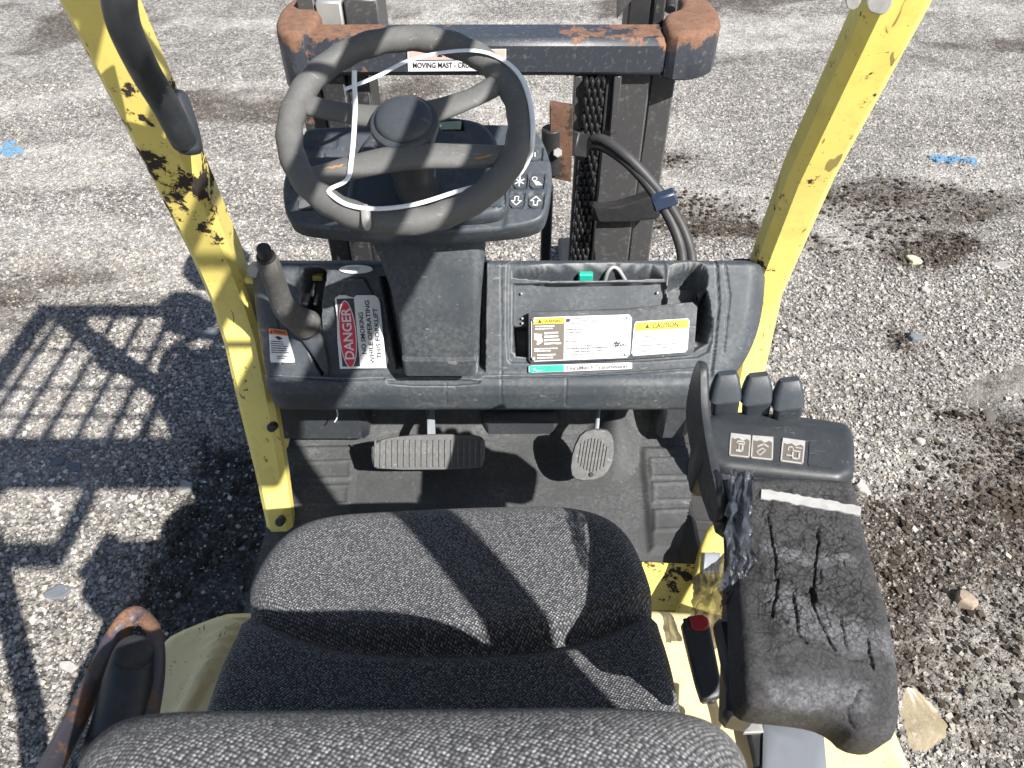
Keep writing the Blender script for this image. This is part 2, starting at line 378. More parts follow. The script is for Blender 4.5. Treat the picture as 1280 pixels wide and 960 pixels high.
BRNI=m_flat('brown_ink',(.12,.105,.09),.5,0,.1); GRNI=m_flat('green_ink',(.01,.38,.27),.5,0,.15); PNKI=m_flat('faded_pink_ink',(.72,.42,.36),.5); GRYI=m_flat('grey_ink',(.10,.10,.10),.6,0,.1); WORN=m_flat('worn_white_print',(.34,.34,.34),.7,0,.8); REDP=m_flat('red_button_plastic',(.35,.02,.03),.35,0,.15); CRM=m_flat('pale_yellow_paint',(.78,.68,.34),.4,0,.1); ALU=m_flat('aluminium_wire',(.6,.6,.6),.35,.6,.1)
WOODY=m_flat('exposed_foam_core',(.30,.17,.09),.9,0,.5)
BLUEP=m_flat('blue_spray_paint',(.12,.26,.40),.9,0,.6); SLATE=m_flat('slate_blue_stone',(.13,.145,.165),.85,0,.5,.5); PALE=m_flat('pale_stone',(.36,.345,.32),.85,0,.5,.5); DOMEM=m_flat('shadow_dome_orange',(.6,.25,.03),.2)
def m_film(name,col,al,rough=.12,bs=1):
    g=NG(name); a=g.rng(g.noise(35,4,.6,dist=1),.35,.7,al*.5,min(1,al*1.6)); g.L(a,g.b.inputs['Alpha']); n=g.bump(g.noise(70,3,.6,dist=2,sc=(1,.35,1)),bs,.012)
    g.b.inputs['Coat Weight'].default_value=.6
    return g.done(col,rough,0,n,.9)
FILM=m_film('clear_plastic_film',(.07,.08,.10),.55,.08); AMBER=m_film('amber_plastic',(.25,.20,.11),.9,.45,.05)

# ---------------------------------------------------------------- ground
def soilmask(x,y):
    s=.62*ss(.50,.72,fbm(x*1.1+3,y*1.6,4,5))
    s=np.maximum(s,ss(.5,-.1,np.hypot((x-1.85)/1.35,(y-1.6)/1.45)+1.0*(fbm(x*4,y*4,4,9)-.5))*.95)
    s=np.maximum(s,ss(1.0,.7,np.hypot((x-1.3)/.45,(y-1.1)/.55)+.6*(fbm(x*5,y*5,4,12)-.5))*.55)
    s=np.maximum(s,.55*ss(1,.5,np.hypot((x-1.9)/1.0,(y-3.3)/.28)+.8*(fbm(x*3,y*3,4,2)-.5)))
    s=np.maximum(s,.55*ss(1,.5,np.hypot((x-.6)/.6,(y-3.7)/.22)+.8*(fbm(x*3,y*3,4,3)-.5)))
    return s
def darkmask(x,y):
    d=ss(1.0,.75,np.maximum(np.abs(x+.86)/.24,np.abs(y-1.40)/.42)+.5*(fbm(x*6,y*6,4,21)-.5))
    d=np.maximum(d,.9*ss(1,.8,np.hypot((x-1.97)/.38,(y-1.93)/.19)+.4*(fbm(x*8,y*8,3,8)-.5)))  # pit: darker soil plus its shade, put into the ground colour
    return d
def ghgt(x,y):
    h=.022*(fbm(x*1.7,y*1.7,3,1)-.5)+.014*(fbm(x*9,y*9,4,2)-.5)+.010*(fbm(x*30,y*30,3,3)-.5)*(y<4.5)
    dk=np.hypot((x-1.95)/.34,(y-1.95)/.15)+.3*(fbm(x*9,y*9,3,8)-.5); h=h-.10*ss(1,.8,dk)
    h=h+.018*soilmask(x,y)*(fbm(x*22,y*22,4,6)-.5)*2
    h=h-.022*ss(1.0,.85,np.maximum(np.abs(x+.86)/.24,np.abs(y-1.40)/.42)+.3*(fbm(x*6,y*6,4,21)-.5))
    return h
gx=np.unique(np.r_[-250,-120,-60,-30,-15,-8,np.arange(-4.6,4.7,.016),8,15,30,60,120,250]); gy=np.unique(np.r_[-250,-120,-60,-30,-15,-6,-3,-1,np.arange(0,4.6,.016),np.arange(4.6,8,.05),10,14,20,30,60,120,250])
GX,GY=np.meshgrid(gx,gy); X,Y=GX.ravel(),GY.ravel(); Z=ghgt(X,Y); far=(np.abs(X)>4.7)|(Y>8)|(Y<0); Z=np.where(far,0,Z)
sm=soilmask(X,Y); dm=darkmask(X,Y); lm=ss(.45,.7,fbm(X*1.3,Y*3.0+7,4,33))*.8+.2*ss(2.6,4,Y)
ground=mk('ground',np.c_[X,Y,Z],gridF(len(gy),len(gx)),m_ground(),None,True,col=np.c_[sm,dm,lm,np.ones_like(sm)],kind='structure')
def stones(name,n,xr,yr,s0,s1,seed,dens=None):
    R=np.random.RandomState(seed); x=R.uniform(*xr,n); y=R.uniform(*yr,n)
    keep=(R.rand(n)>.85*darkmask(x,y))&(R.rand(n)>.86*soilmask(x,y))
    # only where the view reaches
    dpt=CS*y+SN*CAMH; keep&=(np.abs(x)<dpt*.70+.1)&~((x>-.40)&(x<.36)&(y<1.9))
    x,y=x[keep],y[keep]; n=len(x); sz=s0*(s1/s0)**(R.rand(n)**2.6)
    base=np.array([[a,b,c] for a in(-1,1) for b in(-1,1) for c in(-1,1)],float)/1.732
    V=base[None]*(1+R.uniform(-.38,.3,(n,8,3))); V*=sz[:,None,None]*.5*np.stack([R.uniform(.8,1.5,n),R.uniform(.7,1.1,n),R.uniform(.4,.85,n)],1)[:,None,:]*1.25
    a=R.uniform(0,6.28,n); ca,sa=np.cos(a),np.sin(a); tl=R.uniform(-.5,.5,n)
    zx=V[:,:,0]*np.sin(tl)[:,None]+V[:,:,2]*np.cos(tl)[:,None]; vx=V[:,:,0]*np.cos(tl)[:,None]-V[:,:,2]*np.sin(tl)[:,None]
    P=np.stack([vx*ca[:,None]-V[:,:,1]*sa[:,None]+x[:,None],vx*sa[:,None]+V[:,:,1]*ca[:,None]+y[:,None],zx+(ghgt(x,y)+sz*.18)[:,None]],-1)
    Fq=np.array([(0,1,3,2),(4,6,7,5),(0,4,5,1),(2,3,7,6),(0,2,6,4),(1,5,7,3)]); F=(np.arange(n)[:,None,None]*8+Fq[None]).reshape(-1,4)
    val=np.clip(R.lognormal(-1.05,.42,n),.05,.78); t=R.uniform(0,1,n); c=np.stack([val*(1.02+.09*t),val,val*(.97-.11*t),np.ones(n)],1)
    so_=np.minimum(1,soilmask(x,y)*1.15)[:,None]*R.rand(n)[:,None]**.35; c[:,:3]=c[:,:3]*(1-so_)+so_*np.array([.065,.048,.036])
    return mk(name,P.reshape(-1,3),F,m_stone() if name not in MT else MT[name],None,False,col=np.repeat(c,8,0),kind='stuff')
stones('gravel',80000,(-2.2,2.6),(.3,2.9),.005,.019,3)
stones('fine_gravel',110000,(-3.2,3.4),(.4,4.8),.005,.014,4)
def clods():
    R=np.random.RandomState(9); n=110000; x=R.uniform(.3,3.0,n); y=R.uniform(.4,3.9,n); k=R.rand(n)<ss(.3,.9,soilmask(x,y))*.8; x,y=x[k],y[k]
    n2=1500; x2=R.uniform(-1.15,-.6,n2); y2=R.uniform(.9,1.9,n2); k=R.rand(n2)<darkmask(x2,y2); x=np.r_[x,x2[k]]; y=np.r_[y,y2[k]]; n=len(x); sz=.005*(5**(R.rand(n)**3.5))
    base=np.array([[a,b,c] for a in(-1,1) for b in(-1,1) for c in(-1,1)],float)/1.732; V=base[None]*(1+R.uniform(-.4,.35,(n,8,3)))*sz[:,None,None]*.55*np.array([1.2,1,.75]); a=R.uniform(0,6.28,n)
    P=np.stack([V[:,:,0]*np.cos(a)[:,None]-V[:,:,1]*np.sin(a)[:,None]+x[:,None],V[:,:,0]*np.sin(a)[:,None]+V[:,:,1]*np.cos(a)[:,None]+y[:,None],V[:,:,2]+(ghgt(x,y)+sz*.12)[:,None]],-1)
    Fq=np.array([(0,1,3,2),(4,6,7,5),(0,4,5,1),(2,3,7,6),(0,2,6,4),(1,5,7,3)]); F=(np.arange(n)[:,None,None]*8+Fq[None]).reshape(-1,4)
    v=R.uniform(.025,.10,n); c=np.stack([v,v*.78,v*.6,np.ones(n)],1)
    mk('soil_clods',P.reshape(-1,3),F,m_stone(),None,False,col=np.repeat(c,8,0),kind='stuff')
clods()
def rock(name,u,v,size,mat,label,flat=.35,seed=0,cat='stone',group=None,asp=1.5):
    R=np.random.RandomState(seed); p=at_z(u,v,0); p[2]=ghgt(p[:1],p[1:2])[0]; n=9; a=np.sort(R.uniform(0,2*math.pi,n)+0)
    a=np.linspace(0,2*math.pi,n,endpoint=False)+R.uniform(-.25,.25,n); r=size/2*R.uniform(.7,1.1,n); rot=R.uniform(0,3.14)
    P=np.c_[np.cos(a)*r*asp,np.sin(a)*r]; P=P@np.array([[math.cos(rot),math.sin(rot)],[-math.sin(rot),math.cos(rot)]])
    fr=Frame(p+np.array([0,0,size*flat*.8]),(1,.1,R.uniform(-.15,.15)),(0,1,R.uniform(-.15,.15)))
    V,F,_=pillow_vf(fr,P,size*flat,size*flat*.25,lambda x,y:size*flat*.25*(fbm(x/size*3+9,y/size*3,2,seed)-.5),3)
    return mk(name,V,F,mat,None,False,org=p-np.array([0,0,.01]),label=label,cat=cat,group=group)
rock('slate_shard',72,741,.06,SLATE,'blue grey slate shard lying nearest the rusty hip restraint',.14,2)
rock('slate_shard',94,584,.04,SLATE,'smaller slate chip just below the grid shadow, right one of two',.2,25)
rock('slate_shard',72,577,.05,SLATE,'smaller slate shard just below the grid shadow, left one of two',.2,5)
rock('slate_shard',228,604,.05,PALE,'small pale chip at the edge of the dark soil patch left of the yellow post',.3,7)
rock('white_chip',86,834,.035,PALE,'white oval chip in deep shade left of the seat',.3,8,asp=1.8)
rock('slate_shard',262,420,.06,SLATE,'slate shard inside the added dome shadow beside the left post',.2,9)
rock('white_pebble',1156,365,.04,PALE,'round white pebble on the gravel at the far right, in front of the levers',.5,10,asp=1.1)
rock('white_pebble',1034,362,.035,PALE,'small white pebble right of the right yellow post',.5,11,asp=1.2)
rock('yellowish_stone',1143,327,.055,m_flat('yellowish_stone',(.6,.55,.33),.9),'flat yellowish stone, highest of the pale stones on the right',.35,12)
rock('grey_rock',1143,424,.045,SLATE,'pointed grey rock standing out of the gravel right of the levers',.5,13)
rock('brown_rock',1208,752,.055,m_flat('brown_stone',(.3,.24,.18),.9),'brownish rock on dark soil right of the cracked armrest',.55,14,asp=1.2)
rock('brown_rock',1150,552,.035,PALE,'pale lump of stone right of the lever console',.6,15,asp=1.1)
rock('grey_rock',1235,520,.06,m_flat('dark_stone',(.1,.09,.08),.9),'dark clod on the rim of the pit at the right edge',.6,16,asp=1.1)
rock('pale_slab',1250,332,.07,m_flat('dusty_slab',(.3,.29,.27),.9),'long thin pale slab at the right edge of the gravel',.1,17,asp=2.6)
rock('slate_shard',1078,612,.04,PALE,'pale stone half hidden behind the armrest front corner',.5,18)
def paint(u0,v0,u1,v1,n,seed,ang=0):
    R=np.random.RandomState(seed); mb=MB(); 
    for i in range(n):
        t=R.rand(); u=u0+(u1-u0)*t+R.normal(0,3); v=v0+(v1-v0)*t+R.normal(0,2.2); p=at_z(u,v,0); r=R.uniform(.003,.012); m=7
        a=np.linspace(0,6.28,m,endpoint=False); rr=r*R.uniform(.4,1.2,m); X_=p[0]+np.cos(a)*rr*1.4; Y_=p[1]+np.sin(a)*rr; 
        z=ghgt(X_,Y_)+.0055+.0001*i
        mb.add(np.c_[X_,Y_,z],[tuple(range(m))]); mb.add(np.c_[X_,Y_,z-.02],[tuple(range(m))[::-1]])
        k=mb.n-2*m
        for j in range(m): mb.F.append((k+j,k+m+j,k+m+(j+1)%m,k+(j+1)%m)); mb.M.append(0)
    return mb
mb=paint(0,191,26,190,60,1); m2=paint(10,176,8,196,30,2); off=mb.n
for V in m2.V: mb.V.append(V)
mb.F+=[tuple(i+off for i in f) for f in m2.F]; mb.M+=m2.M; mb.build('paint_mark',BLUEP,ground,False,label='blue sprayed arrow mark on the gravel')
paint(1164,198,1220,202,90,3).build('paint_mark',BLUEP,ground,False,label='blue sprayed streak on the gravel')

# ---------------------------------------------------------------- stickers
_tx={}
def text2d(s):
    if s in _tx: return _tx[s]
    c=bpy.data.curves.new('t','FONT'); c.body=s; c.size=1; c.resolution_u=3; c.offset=.018; o=bpy.data.objects.new('t',c); COL.objects.link(o)
    dg=bpy.context.evaluated_depsgraph_get(); dg.update(); me=o.evaluated_get(dg).to_mesh()
    V=np.array([v.co[:2] for v in me.vertices]); F=[tuple(p.vertices) for p in me.polygons]; o.evaluated_get(dg).to_mesh_clear()
    bpy.data.objects.remove(o); bpy.data.curves.remove(c); V=V-V.min(0); V=V/V.max(0); _tx[s]=(V,F); return _tx[s]
class Sticker:
    def __init__(s,TL,TR,BR,BL,N,th=.0006):
        s.c=[np.array(p,float) for p in(TL,TR,BR,BL)]; s.N=np.array(N,float); s.N/=np.linalg.norm(s.N); s.mats=[]; s.mb=MB(); s.k=0; s.th=th
        s.seed=np.random.RandomState(5)
    def pos(s,Q,z):
        Q=np.asarray(Q,float); a,b=Q[:,:1],Q[:,1:2]; TL,TR,BR,BL=s.c
        return TL*(1-a)*(1-b)+TR*a*(1-b)+BR*a*b+BL*(1-a)*b+s.N*z
    def mi(s,m):
        if m not in s.mats: s.mats.append(m)
        return s.mats.index(m)
    def base(s,Q,m):
        Q=np.array(Q,float); n=len(Q); V=np.vstack([s.pos(Q,s.th),s.pos(Q,-.002)]); F=[tuple(range(n)),tuple(range(n,2*n))[::-1]]+[(i,n+i,n+(i+1)%n,(i+1)%n) for i in range(n)]
        s.mb.add(V,F,s.mi(m)); return s
    def poly(s,Q,m,F=None,bump=True):
        if bump: s.k+=1
        Q=np.array(Q,float); s.mb.add(s.pos(Q,s.th+.00018*s.k),F or [tuple(range(len(Q)))],s.mi(m)); return s
    def rect(s,a,b,c,d,m,bump=True): return s.poly([(a,b),(a,d),(c,d),(c,b)],m,None,bump)
    def ell(s,cx,cy,rx,ry,m,n=36): return s.poly([(cx+rx*math.cos(t),cy-ry*math.sin(t)) for t in np.linspace(0,2*math.pi,n,endpoint=False)],m)
    def text(s,t,a,b,c,d,m):
        V,F=text2d(t); return s.poly(np.c_[a+(c-a)*V[:,0],d-(d-b)*V[:,1]],m,F)
    def stroke(s,P,w,m,asp=1.0):
        s.k+=1
        for (x0,y0),(x1,y1) in zip(P[:-1],P[1:]):
            dx,dy=(x1-x0)*asp,(y1-y0); L=math.hypot(dx,dy)+1e-9; nx,ny=-dy/L*w/2/asp,dx/L*w/2; ex,ey=dx/L*w/2/asp,dy/L*w/2
            s.poly([(x0+nx-ex,y0+ny-ey),(x1+nx+ex,y1+ny+ey),(x1-nx+ex,y1-ny+ey),(x0-nx-ex,y0-ny-ey)],m,None,False)
        return s
    def fine(s,a,b,c,d,rows,m,fill=.45,wl=(.02,.06)):
        s.k+=1; dt=(d-b)/rows
        for r in range(rows):
            x=a; end=a+(c-a)*s.seed.uniform(.55,1)
            while x<end:
                w=s.seed.uniform(*wl)*(c-a); 
                if x+w>c: break
                s.rect(x,b+r*dt,x+w,b+(r+fill*s.seed.uniform(.8,1.1))*dt,m,False); x+=w+.012*(c-a)
        return s
    def tri(s,cx,cy,r,m,asp=1): return s.poly([(cx,cy-r),(cx-r/asp,cy+r*.8),(cx+r/asp,cy+r*.8)],m)
    def build(s,name,parent,**k): return s.mb.build(name,s.mats,parent,False,**k)
RR=[(0,.08),(0,.92),(.03,1),(.97,1),(1,.92),(1,.08),(.97,0),(.03,0)]

# ================================================================ FORKLIFT
FL=empty('forklift',(0,.3,0),label='worn yellow forklift seen from its seat, with black dashboard, steering wheel, fabric seat and mast',cat='forklift')
# ---- dashboard cowl: sheet swept along its section, with the tray, cup well and pockets pressed in
prof=np.array([(1.18,.96),(1.17,1.02),(1.15,1.075),(1.115,1.135),(1.085,1.186),(1.068,1.207),(1.049,1.212),(.9501,1.0695),(.946,1.062),(.936,1.060),(.926,1.052),(.922,1.035),(.925,.998),(.934,.985),(.96,.978),(1.10,.972)])
def dense(P,step,sm=2):
    out=[P[0]]
    for a,b in zip(P[:-1],P[1:]):
        n=max(1,int(np.linalg.norm(b-a)/step))
        for k in range(1,n+1): out.append(a+(b-a)*k/n)
    Q=np.array(out)
    for _ in range(sm): Q[1:-1]=(Q[:-2]+2*Q[1:-1]+Q[2:])/4
    return Q
pr=dense(prof,.0016,8); arc=np.r_[0,np.cumsum(np.linalg.norm(np.diff(pr,axis=0),axis=1))]
def dpx(u,v):
    r=ray(u,v); best=None
    for i in range(len(pr)-1):
        a=pr[i];b=pr[i+1]; A=np.array([[r[1],-(b[0]-a[0])],[r[2],-(b[1]-a[1])]])
        if abs(np.linalg.det(A))<1e-12: continue
        t,s=np.linalg.solve(A,np.array([a[0],a[1]-CAMH]))
        if -.001<=s<=1.001 and t>0 and (best is None or t<best[0]): best=(t,arc[i]+s*(arc[i+1]-arc[i]))
    return (r[0]*best[0],best[1]) if best else (r[0]*1.26,arc[60])
def dpoly(L,it=1): 
    P=np.array([dpx(*p) for p in L]); return chaik(P,it) if it else P
NX=430; sx=np.linspace(0,1,NX); AX=np.tile(sx,(len(pr),1)); AT=np.repeat(arc[:,None],NX,1)
tA=dpx(640,330)[1]; tL=dpx(640,500)[1]; q=np.clip((arc-tA)/(tL-tA),0,1)
tt=np.clip((tA+.012-arc)/.03,0,1)**2; xl=-.444+.020*q**2+.018*tt; xr=.434-.090*q**3.2-.022*tt
DX=xl[:,None]+(xr-xl)[:,None]*AX; Q=np.c_[DX.ravel(),AT.ravel()]
DY=np.repeat(pr[:,0][:,None],NX,1); DZ=np.repeat(pr[:,1][:,None],NX,1)
Rr=.045; e=np.maximum(Rr-(DX-xl[:,None]),0)+np.maximum(Rr-(xr[:,None]-DX),0); DY=DY+Rr-np.sqrt(np.maximum(Rr*Rr-np.minimum(e,Rr)**2,0)); DZ=DZ-.80*(Rr-np.sqrt(np.maximum(Rr*Rr-np.minimum(e,Rr)**2,0)))
def press(L,depth,D,w=.004,it=1):
    global DY,DZ
    s=sdf(Q,dpoly(L,it)).reshape(DX.shape); a=depth*ss(0,-w,s); DY=DY+a*D[0]; DZ=DZ+a*D[1]
def groove(L,wd,depth):
    global DY,DZ
    P=np.array([dpx(*p) for p in L]); best=np.full(len(Q),1e9)
    for a,b in zip(P[:-1],P[1:]):
        d=b-a;t=np.clip(((Q-a)@d)/(d@d),0,1); best=np.minimum(best,np.hypot(*(Q-a-t[:,None]*d).T))
    a=depth*ss(wd,wd*.3,best).reshape(DX.shape); DY=DY+a*.8; DZ=DZ-a*.6
press([(637,327),(818,323),(836,350),(836,392),(893,384),(893,438),(866,452),(640,457),(632,448),(632,335)],.004,(.8,-.6),.004)
press([(641,354),(832,352),(835,362),(835,386),(884,384),(886,430),(868,441),(648,446),(640,440)],.012,(.8,-.6),.003,0)
press([(641,332),(812,328),(829,344),(829,349),(641,352)],.055,(.2,-1),.003,1)
press([(641,408),(661,408),(661,447),(644,446)],.05,(.7,-.7),.003,0)
press([(835,338),(846,329),(872,327),(886,338),(884,362),(872,395),(840,398),(835,380)],.07,(.35,-1),.004,1)
press([(877,361),(884,360),(890,384),(889,424),(877,434),(869,430)],.055,(.9,-.4),.005,1)
press([(377,338),(384,333),(404,333),(410,342),(403,368),(402,400),(406,470),(398,470),(382,430),(374,402)],.075,(.75,-.7),.005,1)
press([(600,328),(609,328),(607,466),(597,466)],.05,(.9,-.3),.003,0)
press([(474,345),(486,345),(506,462),(494,462)],.04,(.9,-.3),.004,0)
press([(415,347),(470,345),(487,462),(424,464)],-.006,(.8,-.6),.006)
press([(480,473),(604,473),(598,483),(488,483)],.006,(.7,-.7),.003)
groove([(888,322),(897,345),(899,380),(893,440),(890,470)],.0025,.006); groove([(906,330),(912,370),(905,440)],.002,.003)
groove([(350,345),(348,400),(352,455)],.002,.004); groove([(627,325),(627,505)],.0014,.002); groove([(558,480),(558,506)],.0014,.002); groove([(708,472),(707,506)],.0014,.0025)
groove([(320,470),(430,476),(480,474)],.0022,.005); groove([(605,472),(720,470),(870,461)],.0022,.005)
# uneven moulding
DY=DY+.0012*(fbm(DX*18,AT*18,2,4)-.5)
P=np.stack([DX,DY,DZ],-1).reshape(-1,3)
mk('dashboard',P,gridF(len(pr),NX)[:,::-1],m_plastic('dashboard_plastic',.052,.155,.8,.48,(.82,1,1.22),.2,700,True),FL,True)
dash=bpy.data.objects['dashboard']
nF=np.array([0,-.822,.570]); fF=Frame((0,1.0,1.1417),(1,0,0),(0,.57,.822))  # plane of the dashboard face
def fp(u,v,off=.0015): return fF.wp(u,v,off)
MB().add(*box((-.36,1.06,.99),(.30,1.13,1.06),.01)).build('dashboard_core',BLKS,FL)
def scr(p,N,r,name,mat,parent):
    V,F=cyl_vf(np.array(p)-np.array(N)*.003,np.array(p)+np.array(N)*.002,r,10,.0006); mb=MB().add(V,F); return mb.build(name,mat,parent)
for (u,v) in((652,367),(822,366),(653,404),(653,398)): scr(fp(u,v,-.012),nF,.0022,'screw',GREYST,dash)
# tray contents that belong to the truck: plate with data and caution stickers
pl=[(665,390),(789,386),(791,385),(866,378),(872,384),(868,438),(863,444),(790,449),(664,455),(661,450),(661,392)]
Pl=fF.pxs([(u,v,.006) for u,v in pl]); V,F,_=pillow_vf(Frame(fF.O+fF.Z*.006,fF.X,fF.Y),Pl,.010,.002,None,4)
dplate=MB().add(V,F).build('data_plate',PLD,FL)
def st(c,off,**k): p=[fp(u,v,off) for u,v in c]; return Sticker(*p,nF,**k)
s=st([(664,397),(790,393),(787,447),(664,452)],.0072).base(RR,WHT)
s.rect(0.005,.02,.33,.985,BRNI); s.rect(.02,.03,.325,.15,YLI); s.tri(.085,.09,.045,BLKI,2); s.text('WARNING',.13,.055,.31,.13,BLKI)
s.fine(.04,.19,.31,.30,2,WHT,.5,(.05,.14)); s.poly([(.03,.36),(.03,.50),(.06,.52),(.055,.62),(.09,.60),(.12,.54),(.10,.44),(.11,.38)],WHT); s.fine(.13,.34,.31,.66,4,WHT,.5,(.08,.2)); s.fine(.03,.70,.31,.80,2,WHT,.5,(.05,.12)); s.fine(.06,.84,.3,.97,2,WHT,.5,(.05,.12))
s.rect(.35,.05,.385,.12,BLKI); s.fine(.40,.04,.75,.2,3,GRYI,.35,(.02,.05)); s.fine(.35,.28,.62,.42,2,GRYI,.35,(.02,.05)); s.fine(.35,.55,.55,.6,1,GRYI,.5,(.03,.07))
for y_ in(.63,.72,.81): s.stroke([(.35,y_),(.80,y_)],.006,GRYI)
for x_ in(.47,.58,.69,.80): s.stroke([(x_,.62),(x_,.95)],.004,GRYI)
s.fine(.36,.66,.78,.92,4,GRYI,.3,(.02,.04)); s.stroke([(.84,.72),(.855,.60),(.865,.73),(.885,.62),(.9,.72),(.94,.66),(.95,.73)],.01,BLKI)
s.build('warning_data_sticker',dplate)
for (u,v) in((668,401),(785,397),(667,448),(783,443)): scr(fp(u,v,.009),nF,.003,'rivet',ALU,dplate)
s=st([(793,402),(862,398),(859,440),(789,445)],.0072).base(RR,WHT); s.rect(.02,.03,.98,.28,YLI); s.tri(.24,.16,.075,BLKI,1.8); s.text('CAUTION',.34,.08,.80,.23,BLKI)
s.fine(.08,.34,.92,.38,1,GRYI,.6,(.02,.05)); s.fine(.15,.44,.6,.66,3,GRYI,.35,(.03,.08)); s.fine(.06,.70,.8,.76,1,GRYI,.5,(.02,.05)); s.fine(.06,.8,.9,.95,2,GRYI,.35,(.02,.05))
for a,b in(((.03,.31),(.03,.97)),((.97,.31),(.97,.97)),((.03,.97),(.97,.97))): s.stroke([a,b],.008,BLKI)
s.build('caution_sticker',dplate)
s=st([(661,457),(790,453),(790,461),(661,466)],.0045).base(RR,WHT); s.rect(0.005,.03,.34,.97,GRNI); s.ell(.10,.5,.06,.3,WHT,12); s.ell(.11,.45,.05,.2,GRNI,12); s.fine(.05,.2,.3,.9,2,GRNI,.5); s.text('DuraMatch Transmission',.37,.22,.95,.85,GRYI); s.build('transmission_sticker',dash,label='green and white strip sticker reading DuraMatch Transmission')
# danger sticker, read from bottom to top
s=st([(425,461),(417,369),(474,369),(483,460)],.0088)
s.base([(0,0),(0,.30),(.004,.46),(0,1),(.9,1),(.96,.97),(1,.9),(1,.5),(.97,.44),(.985,0.32),(1,.28),(1,.12),(.96,.02),(.7,.03),(.4,0)],WHT)
s.poly([(.03,.06),(.03,.44),(.96,.44),(.95,.06)],PL); s.ell(.47,.235,.46,.19,WHT); s.ell(.47,.235,.445,.17,REDI); s.text('DANGER',.13,.13,.83,.34,WHT)
s.text('NO SMOKING',.20,.51,.77,.61,BLKI); s.text('WHILE OPERATING',.06,.67,.93,.77,BLKI); s.text('THIS FORKLIFT',.13,.83,.83,.93,BLKI)
s.build('danger_sticker',dash,label='white sticker with red oval reading DANGER NO SMOKING WHILE OPERATING THIS FORKLIFT')
s=st([(336,410),(358,413),(369,453),(338,453)],.003).base(RR,WHT); s.rect(0,.0,1,.17,ORI); s.tri(.14,.09,.06,BLKI); s.text('WARNING',.24,.03,.92,.13,BLKI); s.poly([(.3,.24),(.5,.2),(.7,.27),(.5,.33)],BLKI); s.fine(.08,.36,.9,.75,6,BLKI,.4,(.08,.2)); s.fine(.3,.8,.8,.93,2,GRYI,.4,(.08,.2)); s.build('brake_warning_sticker',dash,label='small orange topped WARNING sticker below the brake lever')
c_=[]; 
s=Sticker(*[fF.wp(u,v,.003) for u,v in((424,331),(466,331),(466,342),(424,342))],nF); s.base([(.5+.5*math.cos(t),.5-.5*math.sin(t)) for t in np.linspace(0,6.283,28,endpoint=False)],WHT); s.fine(.25,.3,.75,.6,2,GRYI,.4,(.05,.1)); s.build('oval_sticker',dash)

# ---- steering column shroud
fS=None
def loft(name,secs,mat,parent,it=2,smooth=True,n=48,**k):
    R_=[]
    for P in secs:
        P=np.array(P,float); R_.append(P)
    V=np.concatenate(R_); m=len(R_[0]); F=[]
    for i in range(len(R_)-1):
        for j in range(m): F.append((i*m+j,i*m+(j+1)%m,(i+1)*m+(j+1)%m,(i+1)*m+j))
    F.append(tuple(range(m))[::-1]); F.append(tuple(range((len(R_)-1)*m,len(R_)*m)))
    return mk(name,V,F,mat,parent,'auto',**k)
def sec(u0,u1,v,y,depth,r,z=None,rot=0):
    a=at_y(u0,v,y); b=at_y(u1,v,y); w=b[0]-a[0]; P=rrect(w,depth,r,5); cx=(a[0]+b[0])/2
    return np.c_[P[:,0]+cx,P[:,1]+y+depth/2,np.full(len(P),a[2])+ (P[:,1]+depth/2)*.25]
column=loft('steering_column',[sec(505,594,470,.905,.12,.008),sec(502,596,452,.907,.12,.008),sec(503,598,446,.914,.12,.010),sec(497,600,405,.925,.13,.013),sec(488,602,370,.945,.13,.015),sec(472,606,330,.968,.13,.02),sec(455,608,300,.985,.13,.025),sec(447,612,282,.995,.13,.03),sec(447,612,262,1.01,.12,.03)],m_plastic('column_plastic',.042,.14,.8,.42,(.84,1,1.18),.15),FL)

# ---- instrument panel
f0=at_z(520,290,1.345); fI=Frame(f0,(1,0,0),(0,1.0,.50))
OUT=[(352,220),(354,262),(364,279),(400,285),(520,293),(640,286),(672,279),(684,268),(692,222),(684,184),(668,158),(620,153),(386,157),(378,166)]
OUTL=chaik(fI.pxs(OUT),2); 
holes=[(666,193,25,20),(650,229,18,18),(671,229,19,18),(646,253,19,18),(670,253,20,18),(656,170,20,16),(382,255,20,14),(372,216,14,34),(402,178,40,14),(388,200,34,16)]
HP=[fI.pxs([(u-w/2,v-h/2),(u+w/2+1,v-h/2),(u+w/2-1,v+h/2),(u-w/2-2,v+h/2)]) for u,v,w,h in holes]
def hI(x,y):
    q=np.c_[x,y]; z=np.zeros(len(x)); 
    for p in HP: z=z-.004*ss(0.0005,-.0015,sdf(q,p))
    z=z+.004*ss(.0,-.004,sdf(q,fI.pxs([(628,290),(640,200),(700,200),(694,300)]))); return z
